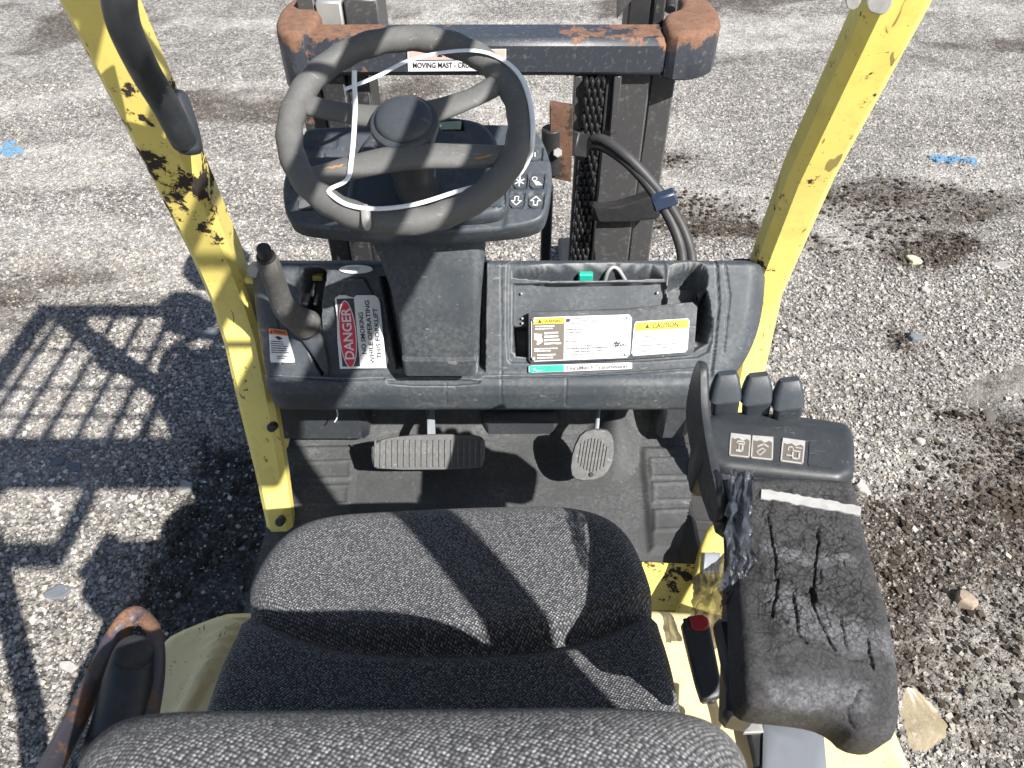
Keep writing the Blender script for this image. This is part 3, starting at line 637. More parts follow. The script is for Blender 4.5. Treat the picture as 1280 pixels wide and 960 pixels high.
# dense grid clipped to outline: use pillow with many rings
OUTD=resamp(ccw(OUTL),260); V,F,_=pillow_vf(fI,OUTD,.035,.006,hI,70)
panel=mk('instrument_panel',V,F,m_plastic('panel_plastic',.055,.15,.7,.5,(.82,1,1.25),.15),FL,'auto')
icons={1:'fan',2:'lamp',3:'down',4:'up',0:'beam'}
for i,(u,v,w,h) in enumerate(holes[:6]):
    c=HP[i].mean(0); P_=c+(HP[i]-c)*.88; V,F,_=pillow_vf(Frame(fI.O+fI.Z*(.0035 if i else .003),fI.X,fI.Y),chaik(P_,1),.008,.0015,None,4)
    b=MB().add(V,F).build('button',PLD,panel)
    TL,TR,BR,BL=[fI.w([p[0],p[1],.0042])[0] for p in (c+(HP[i]-c)*.75)]
    s=Sticker(TL,TR,BR,BL,fI.Z,0.0); ic=icons.get(i)
    if ic=='down': s.stroke([(.35,.1),(.65,.1),(.65,.5),(.9,.5),(.5,.9),(.1,.5),(.35,.5),(.35,.1)],.07,WHT)
    if ic=='up': s.stroke([(.35,.9),(.65,.9),(.65,.5),(.9,.5),(.5,.1),(.1,.5),(.35,.5),(.35,.9)],.07,WHT)
    if ic=='fan':
        for a in(0,60,120): r_=math.radians(a+90); s.stroke([(.5-.4*math.cos(r_),.5-.4*math.sin(r_)),(.5+.4*math.cos(r_),.5+.4*math.sin(r_))],.09,WHT)
    if ic in('lamp','beam'):
        s.stroke([(.32+.2*math.cos(a),.25+.17*math.sin(a)) for a in np.linspace(0,6.28,11)],.06,WHT)
        for k in range(4): s.stroke([(.25+.14*k,.45+.03*k),(.55+.14*k if ic=='lamp' else .15+.18*k,.85)],.06,WHT)
    if s.mb.n: s.build('icon',panel)
for i in(6,):
    c=HP[i].mean(0); V,F,_=pillow_vf(Frame(fI.O+fI.Z*.001,fI.X,fI.Y),c+(HP[i]-c)*.8,.006,.002,None,4); MB().add(V,F).build('rocker_switch',GRYI,panel)
fH=Frame(fI.O+fI.Z*.022,fI.X,fI.Y)
HO=[(428,262),(436,215),(452,176),(474,152),(494,144),(590,144),(614,158),(632,196),(640,262),(600,272),(470,272)]
slot=fH.pxs([(548,152),(578,150),(580,163),(552,164)])
def hH(x,y):
    q=np.c_[x,y]; return -.018*ss(.001,-.004,sdf(q,slot))-.006*ss(.0,-.003,sdf(q,fH.pxs([(446,184),(628,184),(634,258),(440,258)])))+.004*np.sin(np.clip((x+.12)/.2,0,1)*3.14)
V,F,_=pillow_vf(fH,resamp(ccw(chaik(fH.pxs(HO),2)),150),.03,.012,hH,40); mk('display_hood',V,F,m_plastic('hood_plastic',.05,.14,.7,.5,(.80,1,1.28),.15),panel,'auto')
q0=[fI.wp(u,v,.0225) for u,v in((548,153),(577,151),(576,161),(551,162))]; Sticker(*q0,fI.Z,.0004).base(RR,m_flat('display_glass',(.25,.33,.24),.15)).build('display_window',panel)

# ---- steering wheel
tw=math.radians(23.5); WC=at_y(507,160,.925); WC[2]+=.004
rr_=math.radians(7); X0=np.array([1,0,0]); Y0=np.array([0,math.cos(tw),math.sin(tw)])
fW=Frame(WC,X0*math.cos(rr_)+Y0*math.sin(rr_),Y0*math.cos(rr_)-X0*math.sin(rr_)); RW=.1455; rt=.0165
sw=empty('steering_wheel',WC,FL,label='grey foam steering wheel with worn spokes')
th_=np.linspace(0,2*math.pi,96,endpoint=False); ring=fW.w(np.c_[RW*np.cos(th_),RW*np.sin(th_),np.zeros(96)])
rad=rt+.0008*np.cos(th_*24); V,F=tube_vf(ring,rad,22,True,up=fW.Z); mk('rim',V,F,WHL,sw,True)
def spoke(P,W_,name='spoke'):
    c=cr([(x,y,z) for x,y,z in P],10); w=np.interp(np.linspace(0,1,len(c)),np.linspace(0,1,len(W_)),W_); V,F=tube_vf(fW.w(c),w,18,False,flat=.55,up=fW.Z); return mk(name,V,F,WHL,sw,True)
spoke([(-.130,.056,0),(-.115,.045,-.001),(-.085,.034,-.002),(-.04,.022,-.004),(0,.018,-.004),(.04,.022,-.004),(.085,.034,-.002),(.115,.048,-.001),(.128,.058,0)],[.0150,.0152,.0145,.017,.019,.017,.0145,.0155,.0155])
spoke([(-.126,-.067,0),(-.105,-.066,0),(-.06,-.058,.002),(0,-.053,.004),(.06,-.058,.002),(.105,-.062,0),(.127,-.064,0)],[.015,.0160,.0175,.019,.0175,.0160,.015])
V,F=tube_vf(fW.w([(0,-.010,-.075),(0,-.010,-.03),(0,-.008,-.006),(0,-.006,.006),(0,-.006,.013),(0,-.006,.016)]),[.030,.031,.039,.0435,.042,.036],32); mk('hub',V,F,HUBM,sw,'auto')
V,F=tube_vf(fW.w([(0,-.006,.010),(0,-.006,.019),(0,-.006,.0225),(0,-.006,.0245),(0,-.006,.0252)]),[.036,.0355,.031,.022,.008],32); mk('horn_button',V,F,HUBM,sw,True)
V,F=cyl_vf(fW.w([(0,0,-.17)])[0],fW.w([(0,0,-.06)])[0],.03,24,.002); mk('steering_shaft',V,F,PLD,sw,'auto')
# torn foam spots that show the core
for (x,y,r) in((*(fW.px(419,210,.009)),.014),(*(fW.px(603,198,.009)),.011)):
    mb=MB()
    for k in range(5): 
        a=np.array([x-r+.3*r*k,y+.0005*k,.0082+.0006*(k%2)]); mb.add(*tube_vf(fW.w(cr([a,a+[r*.4,.001*(-1)**k,.0012],a+[r*1.0,.0015,.0002]],4)),[.0006,.0011,.0014,.0014,.0014,.0014,.0012,.001,.0005],6))
    mb.build('torn_foam_edge',WOODY,sw)

# ---- floor of the cab
def floorz(x,y):
    z=.73+np.where(y>1.0,.9*(y-1.0)**1.7,0)*.55+.22*ss(1.10,1.20,y)
    z=z+.035*ss(.60,1,(np.abs(x+.05)/.30))*ss(.86,.98,y)*0
    q=np.c_[x,y]; fz=Frame((0,0,.735),(1,0,0),(0,1,0)); 
    def R_(L): return fz.pxs(L)
    for L in([(811,575),(864,574),(867,599),(813,600)],[(814,605),(868,603),(871,629),(815,630)],[(816,639),(876,637),(884,664),(817,667)],[(367,578),(440,576),(440,600),(362,602)],[(360,608),(438,606),(437,632),(356,634)]):
        d=sdf(q,R_(L)); z=z+.0035*ss(.002,-.002,d)-.0025*ss(-.006,-.009,d)
    d=sdf(q,R_([(352,560),(445,558),(440,640),(345,650)])); z=z+.006*ss(.004,-.006,d)
    d=sdf(q,R_([(800,560),(880,560),(905,690),(812,690)])); z=z+.010*ss(.006,-.012,d)
    # rounded hump right of the accelerator and left shelf
    z=z+.07*ss(1,.0,np.hypot((x-.215)/.06,(y-1.10)/.13))+.0*y
    z=z+.0015*(fbm(x*14,y*14,3,2)-.5)
    return z
fx=np.linspace(-.47,.40,300); fy=np.linspace(.55,1.24,250); FX,FY=np.meshgrid(fx,fy); P=np.c_[FX.ravel(),FY.ravel(),floorz(FX.ravel(),FY.ravel())]
# right rear corner slopes away
cut=(P[:,0]>.30+(P[:,1]-.80)*.35)&(P[:,1]<1.02); 
F=gridF(250,300); mx=P[F].mean(1); keepf=~((mx[:,0]>.365-.0*mx[:,1]))&~((mx[:,0]>.30+.35*(mx[:,1]-.78))&(mx[:,1]<.98))
mat_o=mk('floor_mat',P,F[keepf],MATM,FL,True)
MB().add(*box((-.46,.5,.66),(.36,1.26,.722),.01)).build('floor_plate',BLKS,FL)
MB().add(*box((-.44,1.17,.74),(.36,1.24,1.0),.01)).build('firewall',PL,FL)
# kick panels and raised cover on the firewall
def kick(u0,v0,u1,v1,y0,mat,name,dep=.12,bev=.012):
    a=at_y(u0,v1,y0); b=at_y(u1,v0,y0); mb=MB().add(*box((a[0],y0,a[2]),(b[0],y0+dep,b[2]),bev)); return mb.build(name,mat,FL)
kick(340,488,449,553,1.06,PL,'kick_panel'); kick(820,488,874,552,1.06,PL,'kick_panel'); kick(604,521,700,549,1.10,PL,'firewall_cover',.08)
hc=[(430,505),(437,515),(424,524),(420,528)]
V,F=tube_vf(cr([at_y(u,v,1.03-.003*i) for i,(u,v) in enumerate([(412,503),(420,510),(422,520),(418,528)])],5),.0013,8); mk('loose_wire',V,F,CBL,FL,True)
# ---- pedals
def pedal(name,L,z0,slope,ribs,mat,thick=.012):
    c=np.mean(L,0); O=at_z(c[0],c[1],z0); fr=Frame(O,(1,0,0),(0,1,slope)); root=empty(name,O,FL)
    P=chaik(fr.pxs(L),1); V,F,_=pillow_vf(fr,resamp(ccw(P),60),thick,.004,None,6); pad=mk('pad',V,F,mat,root,'auto')
    return root,fr,P,pad
bp,fb,Pb,_=pedal('brake_pedal',[(464,552),(500,544),(570,542),(604,545),(607,556),(605,581),(597,587),(472,588),(464,580)],.842,.95,17,PEDM)
x0,x1=Pb[:,0].min()+.008,Pb[:,0].max()-.008; y0,y1=Pb[:,1].min()+.006,Pb[:,1].max()-.008; src=None
for k in range(19):
    x=x0+(x1-x0)*k/18
    if src is None:
        V,F=box((-.0021,y0,-.001),(.0021,y1-.003,.0028),.0008); src=mk('rib',fb.w(V),F,PEDM,bp,False); fx0=x; src.matrix_parent_inverse=Matrix.Translation(-Vector(WL[bp.name])); src.location=tuple(fb.X*x); 
    else:
        o=src.copy(); COL.objects.link(o); o.location=tuple(fb.X*x+fb.Y*(-.0015 if k<3 else 0)); 
O=at_z(538,548,.86); MB().add(*bar_vf(at_y(538,505,1.10),O+np.array([0,.012,-.012]),.018,.008,(0,-1,0))).build('pedal_arm',GREYP,bp)
ap,fa,Pa,_=pedal('accelerator_pedal',[(728,539),(748,536),(764,539),(769,560),(764,586),(750,600),(722,602),(712,592),(716,562)],.835,1.25,11,PEDM)
src=None; ca=Pa.mean(0); ax_=fa.px(748,540)-fa.px(738,600); ax_/=np.linalg.norm(ax_); bx=np.array([ax_[1],-ax_[0]])
for k in range(9):
    off=(k-4)*.0062; L_=.036-.0009*(k-4)**2
    pts=[ca+bx*off-ax_*L_*.9,ca+bx*off+ax_*L_*.9]; V,F=box((0,-.0016,-.001),(1.8*L_,.0016,.0026),.0006)
    f2=Frame(fa.w([*pts[0],0])[0],fa.X*ax_[0]+fa.Y*ax_[1],fa.X*-ax_[1]+fa.Y*ax_[0]); mk('rib',f2.w(V),F,PEDM,ap,False)
V,F=cyl_vf(fa.w([*fa.px(739,593),.0])[0],fa.w([*fa.px(739,593),.0035])[0],.0045,12,.001); mk('pivot_hole',V,F,BLKS,ap,'auto')
MB().add(*bar_vf(at_y(748,508,1.08),at_z(746,548,.86)+np.array([0,.015,-.015]),.032,.008,(0,-1,0))).build('pedal_arm',GREYP,ap)

# ---- parking brake lever
pb=empty('parking_brake',at_y(400,460,.98),FL,label='parking brake lever with foam grip')
A=at_y(333,322,.90); B_=at_y(346,360,.93); Cc=at_y(358,388,.955); D_=at_y(384,406,.985)
g_=cr([A,at_y(338,335,.905),B_,Cc,D_],8); r=np.interp(np.linspace(0,1,len(g_)),[0,.05,.15,.6,.85,1],[.011,.0145,.0155,.017,.021,.026]); V,F=tube_vf(g_,r,20); mk('grip',V,F,GRIPM,pb,True)
d=(A-B_)/np.linalg.norm(A-B_); V,F=tube_vf([A-d*.01,A+d*.004,A+d*.0045,A+d*.022,A+d*.025],[.0135,.0135,.010,.010,.008],16); mk('release_button',V,F,BLKS,pb,'auto')
L=[(360,404),(388,393),(400,410),(408,440),(411,470),(404,468),(392,448)]; fb2=Frame(fF.O+fF.Z*.012,fF.X,fF.Y); V,F,_=pillow_vf(fb2,chaik(fb2.pxs(L),1),.04,.006,None,5); mk('lever_bracket',V,F,GREYP if False else PLD,pb,'auto')
for (u0,u1) in((378,388),(392,399)):
    V,F=box_vf(fp(u0,383,-.01)-np.array([0,.0,.0]),fp(u1,366,-.03),.002); mk('ratchet_plate',V,F,GREYST,pb,False)
V,F=box_vf(fp(382,352,-.055),fp(404,340,-.06)+np.array([0,.01,0]),.002); mk('yellow_bracket',V,F,YEL,pb,False)

# ---- overhead guard
G=empty('overhead_guard',(0,.4,2.15),FL,label='yellow overhead guard with chipped front legs')
def post(name,pts,w,h,mat,ch=.010,parent=G,**k):
    """square tube with chamfered corners along a bent path"""
    P=np.array(pts,float); secs=[]
    for i,p in enumerate(P):
        a=P[max(i-1,0)];b=P[min(i+1,len(P)-1)]; T=(b-a)/np.linalg.norm(b-a); Xx=np.array([1.,0,0]); Xx-=T*Xx.dot(T); Xx/=np.linalg.norm(Xx); Yy=np.cross(T,Xx)
        ww=w[i] if isinstance(w,(list,tuple)) else w; hh=h[i] if isinstance(h,(list,tuple)) else h
        q_=rrect(ww,hh,ch,1); secs.append(p+q_[:,:1]*Xx+q_[:,1:]*Yy)
    return loft(name,secs,mat,parent,**k)
def lp(u,v,y): return at_y(u,v,y)
T_=2.15
Lg=[(-.443,.865,.70),(-.452,.93,.83),(-.470,1.00,.93),(-.488,1.07,1.03),(-.499,1.10,1.11),(-.492,1.075,1.22),(-.480,1.01,1.42),(-.475,.945,1.66),(-.470,.87,2.0),(-.46,.80,2.11)]
post('front_leg',Lg,[.048,.058,.066,.070,.070,.070,.070,.072,.072,.07],[.04,.04,.045,.05,.055,.06,.06,.06,.06,.06],YELC,.010,label='left front leg, badly chipped around the grab handle')
Rg=[(.420,.93,.78),(.436,1.04,.95),(.450,1.10,1.05),(.448,1.11,1.12),(.432,1.02,1.40),(.436,.937,1.66),(.45,.87,2.0),(.45,.80,2.11)]
post('front_leg',Rg,[.055,.06,.064,.066,.068,.072,.072,.07],[.05,.05,.055,.06,.06,.06,.06,.06],m_yellow('edge_chipped_yellow_paint',.64),.014)
fL=Frame((.436,.9045,1.66),(1,0,0),(0,-.26,.965))
for i,L in enumerate(([(1056,-8),(1058,10),(1066,14),(1074,8),(1080,-8)],[(1084,-8),(1083,10),(1090,17),(1104,19),(1114,10),(1118,-8)])):
    V,F,_=pillow_vf(fL,chaik(fL.pxs(L),1),.004,.0005,None,3); mk('bare_patch',V,F,m_flat('bare_primer',(.40,.40,.39),.7,0,.8) if i==0 else bpy.data.materials['bare_primer'],G,False)
for (u,v,y_) in((340,534,.955),(350,652,.858)):
    p=at_y(u,v,y_); V,F=cyl_vf(p+np.array([0,.012,-.008]),p+np.array([0,-.006,.004]),.0085,12,.003); mk('bolt',V,F,BLKS,G,'auto')
for sx_ in(-1,1):
    post('rear_leg',[(.42*sx_-.0,-.20,.95),(.41*sx_,-.10,1.2),(.405*sx_,-.02,1.6),(.41*sx_,.03,2.0),(.42*sx_,.05,2.12)],.06,.055,YEL,.012)
    MB().add(*box((sx_*.43-.035,(-.42 if sx_<0 else -.13),2.12),(sx_*.43+.03,.80,2.17),.008)).build('roof_side_rail',YEL,G)  # left rail runs on rearward, an unseen extension added to shade the ground
MB().add(*box((-.40,.74,2.121),(.40,.80,2.169),.008)).build('roof_cross_rail',YEL,G)
MB().add(*box((-.40,-.13,2.121),(.40,.075,2.169),.008)).build('roof_cross_rail',YEL,G)  # rear rail broadened rearward to widen its shadow band on the ground
MB().add(*box((-.395,-.42,2.121),(.13,-.35,2.169),.008)).build('roof_cross_rail',YEL,G)  # unseen extra rail behind the guard, added only for its ground shadow
MB().add(*box((.09,-.349,2.121),(.13,-.131,2.165),.006)).build('added_roof_strut',YEL,G)  # strut closing the roof extension added for shade
MB().add(*box((-.394,-.349,2.125),(-.17,-.131,2.150),.003)).build('added_shade_panel',YEL,G)  # unseen panel added to darken the ground at the left
for x,hw in((-.36,.009),(-.25,.009),(-.14,.009),(-.03,.009),(.08,.011),(.19,.017),(.31,.017)):
    MB().add(*box((x-hw,.075,2.125),(x+hw,.74,2.150),.003)).build('roof_bar',YEL,G)
for y_ in(.17,.31,.52):
    V,F=cyl_vf((-.40,y_,2.162),(.40,y_,2.162),.008,8); mk('roof_rod',V,F,YEL,G,True)
bc=(.20,.70,2.17); V,F=tube_vf([np.array(bc)+[0,0,z] for z in(0,.03,.035,.12,.16,.175)],[.11,.11,.095,.09,.06,.025],18); mk('added_shadow_dome',V,F,DOMEM,G,'auto')  # unseen dome added to cast a bump at the edge of the roof shadow
# grab handle
H_=cr([lp(128,-60,.80),lp(146,-20,.79),lp(150,10,.795),lp(158,40,.81),lp(182,90,.85),lp(206,130,.88),lp(222,160,.90),lp(231,178,.915)],6); r=np.full(len(H_),.0165); r[-1]=.012
gh=empty('grab_handle',lp(200,120,.88),FL,label='black rubber grab handle on the left front leg')
V,F=tube_vf(H_,r,20); mk('handle_tube',V,F,PLB,gh,True)
K_=[lp(222,112,.955),lp(223,122,.95),lp(228,145,.935),lp(234,172,.92),lp(237,186,.915),lp(238,194,.912)]; V,F=tube_vf(cr(K_,5),np.interp(np.linspace(0,1,26),[0,.12,.5,.8,.93,1],[.006,.011,.0165,.0165,.012,.003]),18); mk('handle_foot',V,F,PLB,gh,True)
# bracket tying leg to cowl
MB().add(*box(at_y(306,356,1.06),at_y(322,336,1.09),.003)).build('leg_bracket',YEL,G)
MB().add(*cyl_vf(at_y(316,340,1.05),at_y(322,334,1.07),.012,12,.002)).build('bolt',GREYST,G)
MB().add(*box(at_y(918,335,1.08),at_y(938,322,1.10),.003)).build('leg_bracket',BLKS,G)

# ---- seat
seat=empty('seat',(-.075,.35,.95),FL,label='dark grey woven fabric seat')
LC=[(-.335,.10),(-.345,.30),(-.335,.48),(-.315,.575),(-.26,.628),(-.16,.648),(0,.652),(.09,.645),(.15,.605),(.176,.52),(.19,.35),(.185,.10)]
def hC(x,y):
    xc=(x+.078)/.26; front=y-(.432+.066*np.abs(xc)**3)
    gr=-.020*np.exp(-(front/.011)**2); z=gr*1.3-.014*ss(.02,-.04,front)+.010*ss(0,.03,front)-.020*ss(.08,.24,front)**2
    z=z+.020*ss(.45,1.0,np.abs(xc))*ss(.02,-.10,front)-.008*ss(.6,.0,np.abs(xc))*ss(.05,-.2,front)
    z=z+.003*np.sin(xc*4)*ss(-.05,.1,front); return z
fC=Frame((0,0,1.115),(1,0,0),(0,1,0)); OC=resamp(ccw(cr(np.c_[np.array(LC),np.zeros(len(LC))],8,True)[:,:2]),200)
V,F,VL=pillow_vf(fC,OC,.13,.045,hC,80,c=(-.075,.38)); side=VL[:,2]<-.05; uv=VL[:,:2].copy(); uv[:,1]-=np.where(side,VL[:,2],0)
mk('seat_cushion',V,F,FAB,seat,True,uv=uv)
# backrest, top shoulder seen from above
fB=Frame((-.072,.165,1.30),(1,0,0),(0,.10,.99))  # X right, Y up along back, Z toward -y(back)->flip
LBk=[(-.205,-.20),(-.225,-.05),(-.228,.06),(-.212,.125),(-.16,.160),(-.06,.167),(.05,.172),(.14,.174),(.205,.148),(.238,.08),(.245,-.05),(.205,-.20)]
OB=resamp(ccw(cr(np.c_[np.array(LBk),np.zeros(len(LBk))],8,True)[:,:2]),180)
fB2=Frame((-.072,.247,1.305),(-1,0,0),(0,-.22,.97))
def hB(x,y): return .018*ss(.04,-.1,y)-.0*x+.012*ss(.4,1,np.abs(x)/.22)*ss(.1,-.05,y)
OBm=OB.copy(); OBm[:,0]*=-1
V1,F1,VL1=pillow_vf(fB2,OBm,.15,.032,hB,46); fB3=Frame(fB2.O-fB2.Z*.149,-fB2.X,fB2.Y); V2,F2,VL2=pillow_vf(fB3,OB,.002,.045,None,20)
n1=len(V1); uv=np.vstack([np.c_[VL1[:,0],VL1[:,1]-VL1[:,2]],VL2[:,:2]]); 
# texture runs round the shoulder: use distance along the curved edge
mk('backrest',np.vstack([V1,V2]),list(F1)+[tuple(i+n1 for i in f) for f in F2],FABB,seat,True,uv=uv)
MB().add(*box((-.30,.12,.90),(.15,.56,.985),.01)).build('seat_base',BLKS,seat)
# left hip restraint: rusty loop with black cone
arm=cr([at_y(50,985,.22),at_y(92,905,.29),at_y(118,850,.345),at_y(142,800,.395),at_y(158,776,.415),at_y(176,772,.42),at_y(190,784,.41),at_y(196,805,.39),at_y(196,850,.35),at_y(188,900,.30)],6)
V,F=tube_vf(arm,np.interp(np.linspace(0,1,len(arm)),[0,.45,.7,1],[.013,.0125,.011,.010]),14,flat=.62,up=(1,0,.25)); mk('hip_restraint',V,F,RARM,seat,True)
V,F=tube_vf(cr([at_y(168,812,.36),at_y(166,822,.358),at_y(160,850,.34),at_y(150,900,.30),at_y(140,940,.27)],4),np.interp(np.linspace(0,1,17),[0,.1,.5,1],[.010,.018,.023,.026]),18); mk('restraint_boot',V,F,BLKS,seat,True)
MB().add(*bar_vf(at_y(150,838,.375),at_y(118,900,.32),.006,.03,(1,0,0))).build('restraint_bracket',GREYST,seat)
MB().add(*box(at_y(40,985,.20),at_y(62,942,.235),.004)).build('restraint_mount',BLKS,seat)

# ---- body: hood below the seat, ridges, sill, chassis, counterweight
body=empty('body',(0,-.4,.3),FL)
fh=Frame((0,0,.955),(1,0,0),(0,1,0))
LH=[(-.50,-.9),(-.505,.50),(-.49,.545),(-.39,.575),(.33,.575),(.47,.52),(.495,.45),(.505,.0),(.505,-.9)]
def hHd(x,y): 
    z=0*x
    for xc in(-.402,): z=z+.012*ss(.016,.008,np.abs(x-xc-.30*(y-.5)))*ss(.56,.54,y)
    z=z-.012*ss(-.40,-.47,x)+.0015*(fbm(x*12,y*12,3,3)-.5); return z
OHh=resamp(ccw(chaik(np.array(LH),1)),220); V,F,_=pillow_vf(fh,OHh,.30,.02,hHd,90,c=(-.05,.2)); mk('hood',V,F,m_yellow('pale_hood_paint',.72,None,.1,((.84,.68,.33),(.80,.66,.37))),body,True)
MB().add(*box((-.47,.58,.40),(-.36,1.02,.70),.012)).build('step_side',GREYP,body)
fz=Frame((0,0,.80),(1,0,0),(0,1,0)); V,F,_=pillow_vf(fz,chaik(fz.pxs([(870,720),(878,665),(905,640),(925,650),(930,800),(835,800),(850,745)]),1),.25,.008,None,5); mk('right_sill',V,F,YELC,body,'auto')
fz2=Frame((0,0,.742),(1,0,0),(0,1,0)); V,F,_=pillow_vf(fz2,fz2.pxs([(800,700),(872,704),(866,765),(800,765)]),.02,.004,None,4); mk('worn_floor_edge',V,F,m_yellow('worn_yellow_edge',.57),body,'auto')
V,F,_=pillow_vf(Frame((0,0,.806),(1,0,0),(0,1,0)),Frame((0,0,.806),(1,0,0),(0,1,0)).pxs([(880,690),(902,690),(902,714),(878,716)]),.01,.002,None,3); mk('sill_step_pad',V,F,GREYP,body,'auto')
MB().add(*box((-.40,-.9,.25),(.40,.58,.66),.02)).build('chassis',BLKS,body)
MB().add(*box((-.50,-1.35,.22),(.50,-.88,1.02),.06)).build('counterweight',YEL,body)
MB().add(*box((-.34,.58,.30),(.34,1.30,.655),.02)).build('front_chassis',BLKS,body)
# wheels
def wheel(x,y,r,w):
    wh=empty('road_wheel',(x,y,r),FL); sg=1 if x>0 else -1
    P=[(-w/2,r*.62),(-w/2,r*.9),(-w/2+.02,r*.985),(0,r),(w/2-.02,r*.985),(w/2,r*.9),(w/2,r*.62)]
    n=44; V=[];F=[]
    for a in np.linspace(0,2*math.pi,n,endpoint=False):
        for px_,pr_ in P: V.append((x+px_,y+pr_*math.cos(a),r+pr_*math.sin(a)))
    m=len(P)
    for i in range(n):
        for j in range(m): F.append((i*m+j,((i+1)%n)*m+j,((i+1)%n)*m+(j+1)%m,i*m+(j+1)%m))
    mk('tyre',V,F,TYREM,wh,'auto'); src=None
    for k in range(22):
        a=2*math.pi*k/22; c=np.array([x,y+(r-.002)*math.cos(a),r+(r-.002)*math.sin(a)])
        mb=MB().add(*bar_vf(c-np.array([w*.42,0,0]),c+np.array([w*.42,0,0])+np.array([0,-math.sin(a),math.cos(a)])*.02,.028,.016,(0,math.cos(a),math.sin(a)),.003)); mb.build('tyre_lug',TYREM,wh)
    V,F=tube_vf([(x-sg*w*.1,y,r),(x+sg*w*.38,y,r),(x+sg*w*.40,y,r),(x+sg*w*.40,y,r)],[r*.63,r*.63,r*.55,r*.2],24); mk('wheel_rim',V,F,CRM,wh,'auto')
for (x,y,r,w) in((-.46,1.42,.33,.18),(.46,1.42,.33,.18),(-.43,-.55,.27,.16),(.43,-.55,.27,.16)): wheel(x,y,r,w)
MB().add(*box((-.56,1.10,.55),(-.36,1.17,.72),.01)).build('front_fender',YEL,body)

# ---- armrest with cracked foam, console and levers
arm_r=empty('armrest',(.27,.35,1.2),FL,label='black foam armrest with deep cracks and a torn edge')
fA=Frame((.275,.39,1.315),(1,0,-.06),(0,1,.10))
LA=[(920,597),(965,591),(1030,594),(1066,597),(1074,606),(1080,640),(1092,690),(1112,760),(1126,830),(1132,880),(1128,915),(1112,924),(1080,918),(1062,900),(1040,890),(1000,884),(950,880),(934,866),(930,820),(928,740),(922,660)]
OA=resamp(ccw(chaik(fA.pxs(LA),1)),300)
def worley(x,y,sc,sd):
    wx=x*sc+.9*(fbm(x*sc*.8,y*sc*.8,4,sd)-.5)*2.6; wy=y*sc+.9*(fbm(x*sc*.8+5,y*sc*.8+9,4,sd+3)-.5)*2.6
    ix=np.floor(wx);iy=np.floor(wy);f1=np.full(x.shape,9.);f2=np.full(x.shape,9.)
    for a in(-1,0,1):
        for b in(-1,0,1):
            cx=ix+a+hsh(ix+a,iy+b,sd+1);cy=iy+b+hsh(ix+a,iy+b,sd+2);d=np.hypot(wx-cx,wy-cy); n1_=d<f1; f2=np.where(n1_,f1,np.minimum(f2,d)); f1=np.where(n1_,d,f1)
    return f2-f1
def crackline(q,L,w):
    P=np.array([fA.px(*p) for p in L]); best=np.full(len(q),1e9); 
    for a,b in zip(P[:-1],P[1:]):
        d=b-a;t=np.clip(((q-a)@d)/(d@d),0,1); best=np.minimum(best,np.hypot(*(q-a-t[:,None]*d).T))
    return ss(w,w*.2,best)
def hA(x,y):
    q=np.c_[x,y]; jx=x+.004*(fbm(x*120,y*120,3,5)-.5); jy=y+.004*(fbm(x*120+9,y*120,3,6)-.5); qj=np.c_[jx,jy]
    zone=ss(.012,.03,pdist(q,OA))*ss(-.10,-.02,y)
    z=-.0022*ss(.07,.0,worley(x,y,38,2))*zone-.0011*ss(.08,.0,worley(x,y,85,7))*zone
    for L,w,d in(([(960,640),(968,690),(972,735),(966,770)],.0016,.005),([(1024,660),(1018,715),(1013,755),(1030,790),(1042,812)],.0014,.005),([(1013,735),(1016,752)],.0030,.008),([(990,745),(997,790),(1006,805)],.0016,.005),([(1050,770),(1058,812)],.0012,.004),([(1082,800),(1092,835)],.0015,.004),([(975,770),(990,785),(1040,815),(1090,830)],.0025,.003),([(1072,905),(1060,885),(1078,862)],.0013,.004)):
        z=z-d*crackline(qj,L,w)
    z=z+.003*np.exp(-((y+.04)/.05)**2)-.004*ss(-.06,-.13,y)+.0022*(fbm(x*40,y*60,4,3)-.5)*(1+1.2*ss(-.02,-.07,y))
    z=z-.010*ss(.028,.0,x-OA[:,0].min()-.018+.010*(fbm(x*60,y*40,3,8)-.5))*ss(.0,.1,y+.12)
    return z
V,F,VL=pillow_vf(fA,OA,.055,.013,hA,120)
q=VL[:,:2]; wr=np.zeros(len(q))
for L,w in(([(975,748),(1010,778),(1050,790),(1100,806)],.030),([(960,685),(1010,700),(1060,700)],.014),([(975,860),(1020,868),(1075,872)],.020),([(1078,640),(1090,655)],.006)):
    wr=np.maximum(wr,crackline(q,L,w)*1.0)
cz=ss(.0,.02,pdist(q,OA))*(.25+.75*ss(-.09,-.03,q[:,1]))
mk('armrest_pad',V,F,FOAM,arm_r,True,col=np.c_[wr,cz,wr*0,wr*0+1])
MB().add(*box(at_z(908,880,1.21),at_z(960,770,1.23),.006)).build('armrest_bracket',BLKS,arm_r)
MB().add(*bar_vf(at_z(922,905,1.20),at_z(926,690,1.22),.030,.05,(0,0,1),.006)).build('armrest_bracket',BLKS,arm_r)
V,F=cyl_vf(at_z(938,878,1.245),at_z(946,872,1.265),.011,12,.003); mk('adjuster_bolt',V,F,GREYST,arm_r,'auto')
V,F=cyl_vf(at_z(925,886,1.235),at_z(948,866,1.235),.006,10,.001); mk('adjuster_bolt',V,F,BLKS,arm_r,'auto')
fg=Frame((0,0,1.12),(1,0,0),(0,1,0))
V,F,_=pillow_vf(fg,fg.pxs([(955,903),(1030,912),(1036,980),(953,980)]),.006,.002,None,3); mk('slide_plate',V,F,m_flat('satin_grey_steel',(.17,.185,.21),.4),arm_r,'auto')
V,F,_=pillow_vf(fg,fg.pxs([(928,895),(952,900),(955,915),(930,916)]),.006,.001,None,3); mk('slide_tab',V,F,GREYST,arm_r,'auto')
